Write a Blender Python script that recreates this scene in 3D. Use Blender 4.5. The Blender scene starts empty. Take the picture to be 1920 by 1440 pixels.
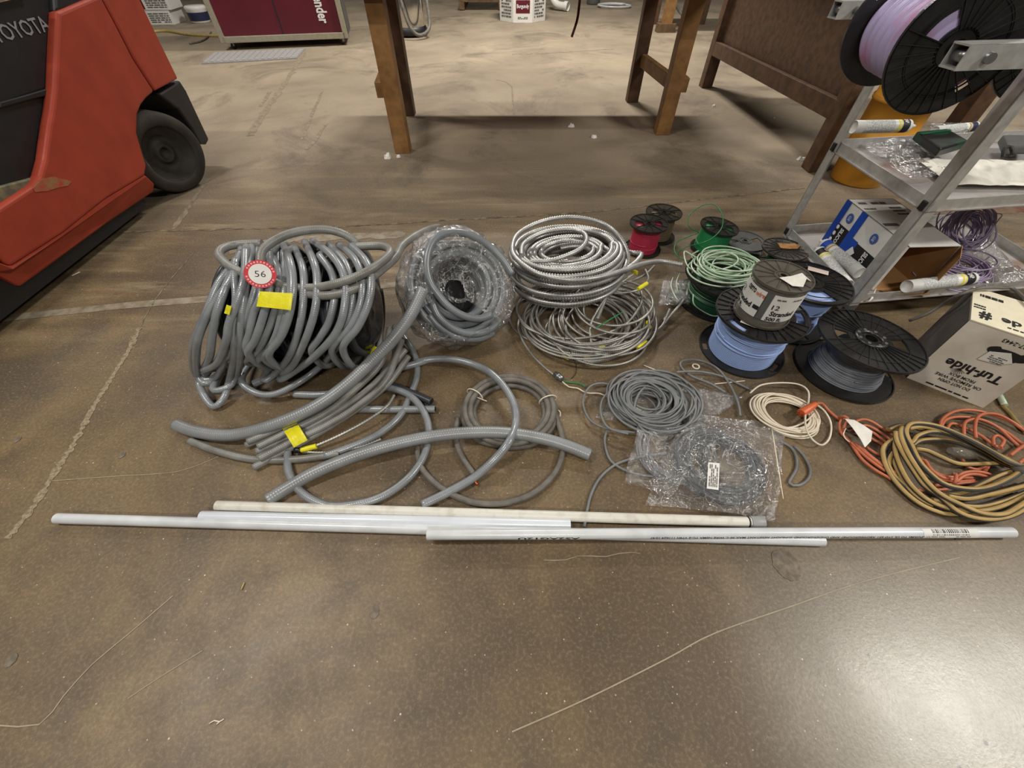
import bpy, math, random
from math import sin, cos, pi, radians
from mathutils import Vector as V, Matrix, noise
random.seed(7)
sc = bpy.context.scene
COL = sc.collection

# ------------------------------------------------------------------ camera
FPX, CAMH = 740.0, 1.07
PITCH = pi / 2 - math.atan2(630, FPX)          # below the horizon
cd = bpy.data.cameras.new('camera'); cam = bpy.data.objects.new('camera', cd); COL.objects.link(cam)
cd.sensor_width = 36; cd.lens = FPX * 36 / 1920; cd.clip_start = .02; cd.clip_end = 100
cam.location = (0, 0, CAMH); cam.rotation_euler = (pi / 2 - PITCH, 0, 0)
sc.camera = cam
# ------------------------------------------------------------------ world, lamps, exposure
w = bpy.data.worlds.new('world'); sc.world = w; w.use_nodes = True
w.node_tree.nodes['Background'].inputs[0].default_value = (1.0, .95, .88, 1)
w.node_tree.nodes['Background'].inputs[1].default_value = .065
def lamp(loc, size, power, rz=0, col=(1, .955, .89)):
    l = bpy.data.lights.new('ceiling_lamp', 'AREA'); l.shape = 'RECTANGLE'; l.size, l.size_y = size
    l.energy = power; l.color = col
    o = bpy.data.objects.new('ceiling_lamp', l); o.location = loc; o.rotation_euler = (0, 0, rz); COL.objects.link(o)
lamp((-3.7, 5.0, 4.2), (1.2, .25), 95)
lamp((.4, 6.6, 4.2), (1.2, .22), 270)
lamp((-2.4, .4, 4.2), (1.2, .2), 100)
lamp((.3, -3.0, 4.2), (1.4, .2), 140)
lamp((4.35, .1, 4.0), (1.4, .7), 190, .2)
lamp((4.6, 5.2, 4.2), (1.2, .25), 60)
sc.view_settings.view_transform = 'Standard'; sc.view_settings.look = 'None'
sc.view_settings.exposure = 0.0; sc.view_settings.gamma = 1.0; sc.view_settings.use_curve_mapping = False

# ------------------------------------------------------------------ pixel -> world helpers (photo pixels, 1920x1440)
CP, SP = cos(PITCH), sin(PITCH)
def ray(px, py):
    u = (px - 960) / FPX; v = (py - 720) / FPX
    return V((u, CP - v * SP, -(SP + v * CP)))
O = V((0, 0, CAMH))
def P(px, py, z=0.0):
    d = ray(px, py); return O + d * ((z - CAMH) / d.z)
def PY(px, py, y):
    d = ray(px, py); return O + d * (y / d.y)
def PX(px, py, x):
    d = ray(px, py); return O + d * (x / d.x)
def PL(px, py, p0, n):
    d = ray(px, py); return O + d * ((V(p0) - O).dot(V(n)) / d.dot(V(n)))

# ------------------------------------------------------------------ materials
def lin(c):
    return tuple((x / 255 / 12.92) if x / 255 <= .04045 else ((x / 255 + .055) / 1.055) ** 2.4 for x in c)
def mat(name, rgb, rough=.5, metal=0.0, var=.12, scale=30, bump=0.0, bscale=200, rgb2=None, trans=0.0, spec=.5, ribs=None, coat=0, lo=.35, hi=.7, detail=5):
    m = bpy.data.materials.new(name); m.use_nodes = True
    nt = m.node_tree; N = nt.nodes; L = nt.links; b = N['Principled BSDF']
    c = lin(rgb); c2 = lin(rgb2) if rgb2 else tuple(x * (1 - var * 2) for x in c)
    tc = N.new('ShaderNodeTexCoord')
    nz = N.new('ShaderNodeTexNoise'); nz.inputs['Scale'].default_value = scale; nz.inputs['Detail'].default_value = detail
    L.new(tc.outputs['Object'], nz.inputs['Vector'])
    mr = N.new('ShaderNodeMapRange'); mr.inputs['From Min'].default_value = lo; mr.inputs['From Max'].default_value = hi
    L.new(nz.outputs['Fac'], mr.inputs['Value'])
    mx = N.new('ShaderNodeMix'); mx.data_type = 'RGBA'
    mx.inputs[6].default_value = (*c, 1); mx.inputs[7].default_value = (*c2, 1)
    L.new(mr.outputs[0], mx.inputs[0]); L.new(mx.outputs[2], b.inputs['Base Color'])
    b.inputs['Roughness'].default_value = rough; b.inputs['Metallic'].default_value = metal
    b.inputs['Specular IOR Level'].default_value = spec
    b.inputs['Coat Weight'].default_value = coat; b.inputs['Coat Roughness'].default_value = .15
    hgt = None
    if ribs:                                     # fine ribs along a tube: v of the UV map is length in metres
        uv = N.new('ShaderNodeUVMap'); sx = N.new('ShaderNodeSeparateXYZ'); L.new(uv.outputs[0], sx.inputs[0])
        ml = N.new('ShaderNodeMath'); ml.operation = 'MULTIPLY'; ml.inputs[1].default_value = 2 * pi / ribs[0]; L.new(sx.outputs[1], ml.inputs[0])
        sn = N.new('ShaderNodeMath'); sn.operation = 'SINE'; L.new(ml.outputs[0], sn.inputs[0])
        bp = N.new('ShaderNodeBump'); bp.inputs['Strength'].default_value = ribs[1]; bp.inputs['Distance'].default_value = ribs[2]
        L.new(sn.outputs[0], bp.inputs['Height']); L.new(bp.outputs[0], b.inputs['Normal'])
    elif bump:
        n2 = N.new('ShaderNodeTexNoise'); n2.inputs['Scale'].default_value = bscale; n2.inputs['Detail'].default_value = 4
        L.new(tc.outputs['Object'], n2.inputs['Vector'])
        bp = N.new('ShaderNodeBump'); bp.inputs['Strength'].default_value = bump; bp.inputs['Distance'].default_value = .004
        L.new(n2.outputs['Fac'], bp.inputs['Height']); L.new(bp.outputs[0], b.inputs['Normal'])
    if trans:
        t = N.new('ShaderNodeBsdfTransparent'); ms = N.new('ShaderNodeMixShader'); ms.inputs[0].default_value = trans
        L.new(b.outputs[0], ms.inputs[1]); L.new(t.outputs[0], ms.inputs[2]); L.new(ms.outputs[0], N['Material Output'].inputs[0])
    return m
def twotone(name, a, bcol, rough, frac=.5, twist=.8):           # cord with a stripe running along it
    m = mat(name, a, rough); nt = m.node_tree; N = nt.nodes; L = nt.links; b = N['Principled BSDF']
    uv = N.new('ShaderNodeUVMap'); sx = N.new('ShaderNodeSeparateXYZ'); L.new(uv.outputs[0], sx.inputs[0])
    ml = N.new('ShaderNodeMath'); ml.operation = 'MULTIPLY_ADD'; ml.inputs[1].default_value = twist; L.new(sx.outputs[1], ml.inputs[0]); m2 = N.new('ShaderNodeMath'); m2.operation = 'MULTIPLY'; m2.inputs[1].default_value = 2; L.new(sx.outputs[0], m2.inputs[0]); L.new(m2.outputs[0], ml.inputs[2])
    fr = N.new('ShaderNodeMath'); fr.operation = 'FRACT'; L.new(ml.outputs[0], fr.inputs[0])
    lt = N.new('ShaderNodeMath'); lt.operation = 'LESS_THAN'; lt.inputs[1].default_value = frac; L.new(fr.outputs[0], lt.inputs[0])
    mx = N.new('ShaderNodeMix'); mx.data_type = 'RGBA'; mx.inputs[6].default_value = (*lin(bcol), 1)
    old = b.inputs['Base Color'].links[0].from_socket
    L.new(old, mx.inputs[7]); L.new(lt.outputs[0], mx.inputs[0]); L.new(mx.outputs[2], b.inputs['Base Color'])
    return m
def film(name, rgb, clear=.72, rough=.12, dif=.1):
    m = bpy.data.materials.new(name); m.use_nodes = True; nt = m.node_tree; N = nt.nodes; L = nt.links
    N.remove(N['Principled BSDF'])
    t = N.new('ShaderNodeBsdfTransparent'); g = N.new('ShaderNodeBsdfGlossy'); d = N.new('ShaderNodeBsdfTranslucent'); d2 = N.new('ShaderNodeBsdfDiffuse')
    g.inputs['Roughness'].default_value = rough
    for s in (d, d2): s.inputs['Color'].default_value = (*lin(rgb), 1)
    a1 = N.new('ShaderNodeMixShader'); a1.inputs[0].default_value = .6; L.new(d.outputs[0], a1.inputs[1]); L.new(d2.outputs[0], a1.inputs[2])
    a2 = N.new('ShaderNodeMixShader'); L.new(t.outputs[0], a2.inputs[1]); L.new(a1.outputs[0], a2.inputs[2]); tc = N.new('ShaderNodeTexCoord'); nz = N.new('ShaderNodeTexNoise'); nz.inputs['Scale'].default_value = 15; nz.inputs['Detail'].default_value = 9; nz.inputs['Roughness'].default_value = .68; nz.inputs['Distortion'].default_value = .9; L.new(tc.outputs['Object'], nz.inputs['Vector'])
    def mth(op, p, q):
        x = N.new('ShaderNodeMath'); x.operation = op
        for i_, v_ in ((0, p), (1, q)):
            if isinstance(v_, (int, float)): x.inputs[i_].default_value = v_
            else: L.new(v_, x.inputs[i_])
        x.use_clamp = True; return x.outputs[0]
    def crease_glint(scale, width, dist):
        n_ = N.new('ShaderNodeTexNoise'); n_.inputs['Scale'].default_value = scale; n_.inputs['Detail'].default_value = 3; n_.inputs['Distortion'].default_value = dist; L.new(tc.outputs['Object'], n_.inputs['Vector'])
        ab = N.new('ShaderNodeMath'); ab.operation = 'SUBTRACT'; L.new(n_.outputs['Fac'], ab.inputs[0]); ab.inputs[1].default_value = .5
        a_ = N.new('ShaderNodeMath'); a_.operation = 'ABSOLUTE'; L.new(ab.outputs[0], a_.inputs[0])
        r_ = N.new('ShaderNodeMapRange'); r_.inputs[1].default_value = width; r_.inputs[2].default_value = 0; L.new(a_.outputs[0], r_.inputs[0]); return r_.outputs[0]
    mr = N.new('ShaderNodeMapRange'); mr.inputs[1].default_value = .5; mr.inputs[2].default_value = .68; L.new(nz.outputs['Fac'], mr.inputs[0])
    cs = mth('ADD', mth('MULTIPLY', crease_glint(14, .022, 1.0), .8), mth('MULTIPLY', crease_glint(33, .03, .6), .5))  # white lines painted into the film as glints along its folds
    L.new(mth('ADD', mth('MULTIPLY', mth('ADD', cs, mth('MULTIPLY', mr.outputs[0], .35)), dif), .03), a2.inputs[0])
    n2 = N.new('ShaderNodeTexNoise'); n2.inputs['Scale'].default_value = 38; n2.inputs['Detail'].default_value = 3; n2.inputs['Distortion'].default_value = 1.5; L.new(tc.outputs['Object'], n2.inputs['Vector'])
    bp = N.new('ShaderNodeBump'); bp.inputs['Strength'].default_value = 1.0; bp.inputs['Distance'].default_value = .02; L.new(n2.outputs['Fac'], bp.inputs['Height']); L.new(bp.outputs[0], g.inputs['Normal'])
    lw = N.new('ShaderNodeLayerWeight'); lw.inputs[0].default_value = .45
    ma = N.new('ShaderNodeMath'); ma.operation = 'MULTIPLY_ADD'; ma.inputs[1].default_value = (1 - clear); ma.inputs[2].default_value = .11; L.new(lw.outputs['Facing'], ma.inputs[0])
    a3 = N.new('ShaderNodeMixShader'); L.new(ma.outputs[0], a3.inputs[0]); L.new(a2.outputs[0], a3.inputs[1]); L.new(g.outputs[0], a3.inputs[2])
    L.new(a3.outputs[0], N['Material Output'].inputs[0])
    return m

M = dict(
    red=mat('red_paint', (168, 66, 45), .45, var=.1, scale=9, bump=.12, bscale=140, spec=.4),
    black_plastic=mat('black_plastic', (34, 34, 36), .45, var=.2, scale=12, bump=.1, bscale=300),
    rubber=mat('rubber', (40, 37, 33), .8, rgb2=(60, 54, 45), scale=9, bump=.25, bscale=90),
    hub=mat('dusty_hub', (52, 48, 41), .7, rgb2=(34, 31, 28), scale=20),
    dark=mat('dark_steel', (24, 23, 22), .6),
    dirty=mat('dirty_steel', (92, 90, 78), .6, rgb2=(140, 134, 90), scale=30),
    wood=mat('varnished_wood', (154, 114, 66), .55, rgb2=(120, 84, 46), scale=14, bump=.08, bscale=60),
    wood_dark=mat('dark_wood', (98, 70, 48), .55, rgb2=(68, 49, 34), scale=16, bump=.1, bscale=60),
    panel=mat('stained_panel', (94, 68, 47), .6, rgb2=(66, 48, 34), scale=26, bump=.1, bscale=80),
    alu=mat('aluminium', (196, 196, 192), .4, .45, var=.12, scale=40, bump=.05, bscale=300),
    alu_frame=mat('frame_aluminium', (178, 172, 152), .45, .5, var=.08),
    burg=mat('burgundy_panel', (98, 26, 42), .35, var=.1, scale=4),
    white=mat('white_card', (226, 224, 218), .6, var=.04),
    white_text=mat('white_print', (235, 233, 230), .6, var=.02),
    ink=mat('black_ink', (26, 25, 25), .6, var=.02),
    faint_ink=mat('grey_ink', (96, 94, 92), .6, var=.02),
    silver_text=mat('silver_print', (150, 152, 156), .4, var=.04),
    card=mat('cardboard', (176, 132, 84), .75, var=.08, scale=20),
    greycard=mat('weathered_carton', (220, 211, 196), .75, rgb2=(188, 178, 162), scale=9, bump=.1, bscale=50),
    yellowcard=mat('cream_carton', (232, 224, 196), .75, var=.04),
    blue=mat('blue_print', (22, 74, 176), .5, var=.03),
    gepale=mat('pale_blue_print', (64, 96, 164), .5, var=.03),
    orange_drum=mat('orange_drum', (224, 158, 48), .5, rgb2=(186, 134, 52), scale=6),
    cond=mat('grey_conduit', (140, 144, 147), .3, var=.1, scale=18, ribs=(.006, .13, .0008), rgb2=(120, 124, 126), spec=.7, coat=.35),
    cond2=mat('dusty_conduit', (138, 138, 134), .38, var=.1, scale=18, ribs=(.006, .14, .0008), rgb2=(112, 110, 102), spec=.6),
    condbag=mat('bagged_conduit', (122, 127, 130), .3, var=.1, scale=14, spec=.6),
    condbig=mat('large_grey_conduit', (142, 145, 146), .34, ribs=(.0075, .17, .0012), rgb2=(126, 128, 128), scale=12, spec=.65, coat=.1),
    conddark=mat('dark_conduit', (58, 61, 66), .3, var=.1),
    metalcond=mat('flexible_steel', (182, 181, 177), .4, .6, var=.12, scale=30),
    mc=mat('armoured_cable', (176, 173, 165), .4, .55, var=.15, scale=30),
    ytape=mat('yellow_tape', (236, 226, 30), .4, var=.05, scale=60, bump=.4, bscale=70),
    btape=mat('black_tape', (24, 24, 26), .4),
    tagred=mat('red_tag', (200, 40, 48), .5, var=.03),
    cable=mat('grey_cable', (122, 124, 124), .45, var=.12, scale=30),
    cabledark=mat('slate_cable', (74, 79, 83), .42, var=.1, scale=30),
    heavy=mat('dusty_black_cable', (116, 111, 102), .55, rgb2=(82, 78, 72), scale=26, bump=.15, bscale=120),
    copper=mat('copper', (200, 110, 70), .35, .9),
    ivory=mat('ivory_wire', (228, 216, 194), .5, var=.05),
    orange=mat('orange_cord', (190, 106, 72), .45, var=.08),
    plug=mat('orange_plug', (216, 104, 56), .45, var=.04),
    yb=twotone('yellow_black_cord', (180, 148, 86), (68, 66, 60), .5, .5, .7),
    green=mat('green_wire', (38, 140, 82), .4, var=.1), gdark=mat('dark_green_wire', (22, 92, 66), .4),
    gw=twotone('green_white_wire', (206, 220, 194), (84, 150, 104), .4, .78, 2.2),
    gstripe=twotone('green_striped_wire', (34, 92, 62), (190, 210, 180), .4, .8, 2.0),
    redwire=mat('red_wire', (188, 48, 78), .4, var=.06), tanwire=mat('tan_wire', (120, 106, 82), .45),
    brownwire=mat('brown_wire', (74, 36, 28), .45),
    bluewire=mat('light_blue_wire', (158, 182, 232), .45, var=.05),
    greywire=mat('grey_wire', (116, 120, 126), .4, var=.1),
    pinkwire=mat('violet_wire', (190, 176, 218), .45, rgb2=(206, 96, 134), scale=7, lo=.45, hi=.68),
    violet=mat('violet_grey_wire', (172, 162, 190), .45, rgb2=(132, 108, 134), scale=14),
    reddrum=mat('bright_red_wire', (206, 40, 48), .45),
    reel=mat('black_reel', (36, 35, 34), .35, var=.15, scale=40, bump=.12, bscale=160),
    reeldull=mat('dull_black_reel', (50, 48, 44), .5, rgb2=(76, 70, 62), scale=18),
    smoky=mat('smoky_reel', (46, 44, 40), .3, var=.1, trans=.34),
    smoky2=mat('smoky_light_reel', (98, 92, 82), .35, var=.1, trans=.2),
    clearpl=mat('clear_plastic', (150, 144, 130), .15, trans=.6, spec=.8),
    greyreel=mat('grey_reel', (92, 92, 90), .5, var=.1),
    paper=mat('paper', (224, 220, 210), .7, var=.06, scale=60),
    paperpink=mat('faded_label', (214, 196, 184), .7, var=.06, scale=60),
    pvc=mat('grey_pvc', (214, 217, 218), .32, rgb2=(198, 201, 202), scale=16, coat=.2),
    pvc_cream=mat('yellowed_pvc', (216, 213, 202), .4, rgb2=(188, 181, 162), scale=30, lo=.5, hi=.8),
    pvc_blue=mat('pale_pvc', (216, 221, 228), .3, rgb2=(206, 211, 218), scale=10, coat=.2),
    dullpvc=mat('dull_grey_plastic', (156, 158, 157), .45),
    galv=mat('galvanised', (150, 152, 150), .35, .8),
    capw=mat('white_tube', (232, 232, 226), .4, var=.03),
    tyel=mat('yellow_print', (232, 214, 60), .5, var=.03), tgold=mat('gold_print', (176, 150, 84), .5, var=.03),
    tgrey=mat('fine_print_grey', (170, 172, 170), .6, rgb2=(210, 210, 206), scale=220, lo=.45, hi=.55),
    mat_grey=mat('mat_grey', (164, 162, 160), .6, var=.08),
    rag=mat('white_rag', (238, 236, 222), .8, var=.05, bump=.5, bscale=40),
    film=film('clear_film', (240, 240, 238), .3, .1, .6), film2=film('thin_film', (240, 240, 238), .35, .1, .46),
    whitefilm=film('white_film', (246, 246, 246), .3, .1, 1.6),
    blackfilm=mat('black_stretch_film', (26, 26, 28), .22, var=.2, scale=20, bump=.9, bscale=26),
    foam=mat('white_foam', (232, 230, 224), .8, var=.03),
    tray=mat('worn_tray', (176, 172, 168), .5, rgb2=(150, 118, 100), scale=7, lo=.5, hi=.7, metal=.3),
    crackm=mat('crack_filler', (152, 137, 112), .8, rgb2=(112, 96, 74), scale=110, lo=.4, hi=.65),
    jointm=mat('joint_filler', (136, 122, 98), .8, rgb2=(86, 74, 58), scale=24, lo=.4, hi=.62),
    stripem=mat('worn_stripe', (144, 134, 116), .6, rgb2=(108, 94, 72), scale=24, lo=.4, hi=.7),
    scratchm=mat('pale_scratch', (160, 148, 124), .7, var=.1),
    redbrown=mat('red_brown_hose', (92, 44, 34), .5), yhose=mat('yellow_hose', (186, 164, 100), .5),
    chrome=mat('chrome', (210, 208, 204), .18, 1.0, var=.05), navy=mat('navy', (38, 42, 76), .5),
    greenpk=mat('green_black_pack', (22, 26, 24), .35, rgb2=(22, 60, 40), scale=12, lo=.5, hi=.56), gpad=mat('pallet_wood', (112, 86, 56), .75, rgb2=(80, 60, 40), scale=12),
    side_shade=mat('shaded_carton_side', (108, 104, 100), .75, rgb2=(84, 80, 78), scale=14),
)

# ------------------------------------------------------------------ mesh building
class MB:
    def __init__(s): s.v = []; s.f = []; s.uv = []; s.sm = []; s.mi = []; s.cm = 0
    def face(s, idx, uv=None, sm=False): s.f.append(idx); s.uv.append(uv); s.sm.append(sm); s.mi.append(s.cm)
    def box(s, c, size, R=None):
        c = V(c); h = [x / 2 for x in size]; b = len(s.v)
        for z in (-1, 1):
            for y in (-1, 1):
                for x in (-1, 1):
                    p = V((x * h[0], y * h[1], z * h[2]))
                    s.v.append(c + (R @ p if R else p))
        for q in ((0, 2, 3, 1), (4, 5, 7, 6), (0, 1, 5, 4), (2, 6, 7, 3), (1, 3, 7, 5), (0, 4, 6, 2)):
            s.face([b + i for i in q])
        return s
    def beam(s, a, b, wx, wy, up=(0, 0, 1)):
        a, b = V(a), V(b); d = (b - a); L = d.length; d.normalize()
        x = V(up).cross(d)
        if x.length < 1e-4: x = V((1, 0, 0))
        x.normalize(); y = d.cross(x)
        R = Matrix((x, y, d)).transposed()
        return s.box((a + b) / 2, (wx, wy, L), R)
    def quad(s, a, b, c, d):
        k = len(s.v); s.v += [V(a), V(b), V(c), V(d)]; s.face([k, k + 1, k + 2, k + 3]); return s
    def prism(s, poly, off):                     # polygon of 3-D points extruded by off
        off = V(off); n = len(poly); k = len(s.v)
        s.v += [V(p) for p in poly] + [V(p) + off for p in poly]
        s.face(list(range(k, k + n))); s.face(list(range(k + 2 * n - 1, k + n - 1, -1)))
        for i in range(n):
            j = (i + 1) % n; s.face([k + i, k + n + i, k + n + j, k + j])
        return s
    def tube(s, pts, r, n=8, closed=False, caps=True, ridge=None, vrep=0):
        pts = [V(p) for p in pts]; m = len(pts)
        if m < 2: return s
        T = []
        for i in range(m):
            a = pts[(i - 1) % m] if (closed or i > 0) else pts[0]
            b = pts[(i + 1) % m] if (closed or i < m - 1) else pts[-1]
            t = b - a
            T.append(t.normalized() if t.length > 1e-9 else (T[-1] if T else V((1, 0, 0))))
        N = V((0, 0, 1)) - T[0] * T[0].z
        if N.length < 1e-3: N = V((1, 0, 0)) - T[0] * T[0].x
        N.normalize(); k = len(s.v); acc = [0.0]
        for i in range(m):
            if i:
                N = N - T[i] * N.dot(T[i])
                if N.length < 1e-6: N = T[i].orthogonal()
                N.normalize(); acc.append(acc[-1] + (pts[i] - pts[i - 1]).length)
            B = T[i].cross(N)
            rr = r(i / (m - 1)) if callable(r) else r
            if ridge and i % 2: rr *= ridge
            for j in range(n):
                a = 2 * pi * j / n; s.v.append(pts[i] + N * (cos(a) * rr) + B * (sin(a) * rr))
        segs = m if closed else m - 1
        for i in range(segs):
            i2 = (i + 1) % m
            v0, v1 = acc[i], acc[i + 1] if i + 1 < m else acc[i] + .01
            for j in range(n):
                j2 = (j + 1) % n
                s.face([k + i * n + j, k + i * n + j2, k + i2 * n + j2, k + i2 * n + j],
                       ((j / n, v0), ((j + 1) / n, v0), ((j + 1) / n, v1), (j / n, v1)), True)
        if caps and not closed:
            s.face([k + j for j in range(n - 1, -1, -1)]); s.face([k + (m - 1) * n + j for j in range(n)])
        return s
    def lathe(s, prof, n=32, Mx=None, sm=True, arc=None):
        Mx = Mx or Matrix(); k = len(s.v); m = len(prof); nn = n if arc is None else n + 1
        for r, z in prof:
            for j in range(nn):
                a = 2 * pi * j / n if arc is None else arc[0] + (arc[1] - arc[0]) * j / n
                s.v.append(Mx @ V((r * cos(a), r * sin(a), z)))
        for i in range(m - 1):
            for j in range(n):
                j2 = (j + 1) % n if arc is None else j + 1
                s.face([k + i * nn + j, k + i * nn + j2, k + (i + 1) * nn + j2, k + (i + 1) * nn + j],
                       ((j / n, prof[i][1]), ((j + 1) / n, prof[i][1]), ((j + 1) / n, prof[i + 1][1]), (j / n, prof[i + 1][1])), sm)
        return s
    def cyl(s, a, b, r, n=16, r2=None):
        return s.tube([a, b], (lambda t: r + (r2 - r) * t) if r2 is not None else r, n)
    def build(s, name, m, parent=None, bevel=0, seg=2):
        me = bpy.data.meshes.new(name)
        lo = V((min(p.x for p in s.v), min(p.y for p in s.v), min(p.z for p in s.v)))
        hi = V((max(p.x for p in s.v), max(p.y for p in s.v), max(p.z for p in s.v)))
        o0 = V(((lo.x + hi.x) / 2, (lo.y + hi.y) / 2, lo.z))
        me.from_pydata([p - o0 for p in s.v], [], s.f)
        for mm in (m if isinstance(m, (list, tuple)) else [m]): me.materials.append(mm)
        me.polygons.foreach_set('use_smooth', s.sm)
        me.polygons.foreach_set('material_index', s.mi)
        if any(u is not None for u in s.uv):
            ul = me.uv_layers.new(name='UVMap'); flat = []
            for f, u in zip(s.f, s.uv):
                for i in range(len(f)): flat += list(u[i]) if u else [0, 0]
            ul.data.foreach_set('uv', flat)
        me.update()
        o = bpy.data.objects.new(name, me); COL.objects.link(o); o.location = o0
        if parent is not None:
            o.parent = parent
            o.location = o0 - WORLD[parent.name]
        WORLD[o.name] = o0
        if bevel:
            b = o.modifiers.new('bevel', 'BEVEL'); b.width = bevel; b.segments = seg; b.limit_method = 'ANGLE'; b.angle_limit = radians(35)
        return o
WORLD = {}
def tag(o, label, cat, group=None):
    o['label'] = label; o['category'] = cat
    if group: o['group'] = group
    return o
def thing(name, loc, label, cat, group=None):
    o = bpy.data.objects.new(name, None); COL.objects.link(o); o.location = loc; o.empty_display_size = .05
    WORLD[o.name] = V(loc); return tag(o, label, cat, group)

# ------------------------------------------------------------------ curves
def cr(pts, step=.012, closed=False):            # Catmull-Rom through 3-D points, resampled
    pts = [V(p) for p in pts]; out = []; n = len(pts)
    for i in range(n if closed else n - 1):
        if closed: a, b, c, d = pts[i - 1], pts[i], pts[(i + 1) % n], pts[(i + 2) % n]
        else: a, b, c, d = pts[max(i - 1, 0)], pts[i], pts[i + 1], pts[min(i + 2, n - 1)]
        k = max(2, int((c - b).length / step))
        for j in range(k):
            t = j / k; t2 = t * t; t3 = t2 * t
            out.append(.5 * (2 * b + (c - a) * t + (2 * a - 5 * b + 4 * c - d) * t2 + (3 * b - a - 3 * c + d) * t3))
    if not closed: out.append(pts[-1])
    return out
def even(pts, step):                             # equal spacing, for ridged tubes
    out = [pts[0]]; acc = 0
    for a, b in zip(pts, pts[1:]):
        L = (b - a).length; d = step - acc
        while d <= L and L > 0:
            out.append(a.lerp(b, d / L)); d += step
        acc = (acc + L) % step if L < step - acc else L - (d - step)
    return out
def Z(ox, oy, s): return lambda pts, z=None: [(ox + p[0] / s, oy + p[1] / s, (p[2] if len(p) > 2 else z)) for p in pts]
def tr(pts, step=.012): return cr([P(*p) for p in pts], step)
def sn(rnd, f=1.0):
    ph = [rnd.random() * 6.28 for _ in range(4)]; fr = [f * x for x in (.37, .81, 1.43, 2.3)]
    return lambda t: (sin(fr[0] * t + ph[0]) + .8 * sin(fr[1] * t + ph[1]) + .5 * sin(fr[2] * t + ph[2]) + .25 * sin(fr[3] * t + ph[3])) / 2.2
def coil(c, R, turns, H, r, seed, jr=.12, drift=.03, sq=1.0, rot=0, N=44, z0=None, frame=None, lean=0.0):
    rnd = random.Random(seed); f1, f2, f3, f4, f5 = [sn(rnd) for _ in range(5)]
    out = []; zb = r if z0 is None else z0
    for i in range(int(turns * N) + 1):
        th = 2 * pi * i / N; k = th / 1.0
        rad = R * (1 + jr * f1(k * .55) + .3 * jr * f2(k * 1.3))
        x = rad * cos(th) + drift * f3(k * .31); y = rad * sq * sin(th) + drift * f4(k * .29)
        z = zb + H * (.5 + .5 * max(-1, min(1, 1.25 * f5(k * .43)))) + lean * x
        x, y = x * cos(rot) - y * sin(rot), x * sin(rot) + y * cos(rot)
        p = V((x, y, z))
        out.append((frame @ p) if frame is not None else V((c[0], c[1], 0)) + p)
    return cr(out, .014)

# ------------------------------------------------------------------ lettering
TXT = {}
def glyphs(s, bold=0.0):
    key = (s, bold)
    if key not in TXT:
        cu = bpy.data.curves.new('t', 'FONT'); cu.body = s; cu.resolution_u = 2; cu.offset = bold; cu.size = 1
        ob = bpy.data.objects.new('t', cu); COL.objects.link(ob)
        me = bpy.data.meshes.new_from_object(ob.evaluated_get(bpy.context.evaluated_depsgraph_get()))
        TXT[key] = ([v.co.copy() for v in me.vertices], [list(p.vertices) for p in me.polygons])
        bpy.data.objects.remove(ob); bpy.data.curves.remove(cu); bpy.data.meshes.remove(me)
    return TXT[key]
for s_ in ('TOYOTA', 'lender', 'Burgundy', 'Tuf-hide', 'DO NOT OPEN', 'OR REMOVE WIRE', 'FROM BOX', '800-327-2443', 'de', '#', 'SILICONE', 'GE', 'cerro', 'wire', '12', 'Stranded', '500 ft.', 'DAP', '56'):
    glyphs(s_); glyphs(s_, .02)
PIPE_TXT = 'CONFORMS TO UL STD 651 ABOVEGROUND AND UNDERGROUND SUNLIGHT RESISTANT MAX 90 C WIRE NEMA TC-2 V74H 111624 15:47'
glyphs(PIPE_TXT, .01); glyphs('AS2AG12U', .02)
def letter(parent, s, fn, width, height, m, bold=.0, name='lettering'):
    vs, fs = glyphs(s, bold)
    x0 = min(v.x for v in vs); x1 = max(v.x for v in vs); y0 = min(v.y for v in vs); y1 = max(v.y for v in vs)
    mb = MB()
    mb.v = [V(fn((v.x - x0) / (x1 - x0) * width - width / 2, (v.y - y0) / (y1 - y0) * height - height / 2)) for v in vs]
    for f in fs: mb.face(f)
    return mb.build(name, m, parent)
def flat(o, x, y, e=.0008):
    o, x, y = V(o), V(x).normalized(), V(y).normalized(); n = x.cross(y)
    return lambda a, b: o + x * a + y * b + n * e
def patch(parent, fn, w_, h_, m, name='print_patch', nx=1, ny=1, cx=0, cy=0):
    mb = MB(); k = 0
    for j in range(ny + 1):
        for i in range(nx + 1): mb.v.append(V(fn(cx - w_ / 2 + w_ * i / nx, cy - h_ / 2 + h_ * j / ny)))
    for j in range(ny):
        for i in range(nx):
            a = j * (nx + 1) + i; mb.face([a, a + 1, a + nx + 2, a + nx + 1], None, nx > 2)
    return mb.build(name, m, parent)
def lines(parent, fn, w_, h_, n, m, seed=1, name='small_print', cx=0, cy=0, gaps=.3):
    rnd = random.Random(seed); mb = MB()
    for i in range(n):
        y = cy + h_ / 2 - h_ * (i + .5) / n; x = cx - w_ / 2; t = h_ / n * .26
        while x < cx + w_ / 2 - .001:
            L = min(w_ * rnd.uniform(.08, .3), cx + w_ / 2 - x)
            if rnd.random() > gaps * .3: mb.quad(fn(x, y - t), fn(x + L, y - t), fn(x + L, y + t), fn(x, y + t))
            x += L + w_ * .035
    return mb.build(name, m, parent)

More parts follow.
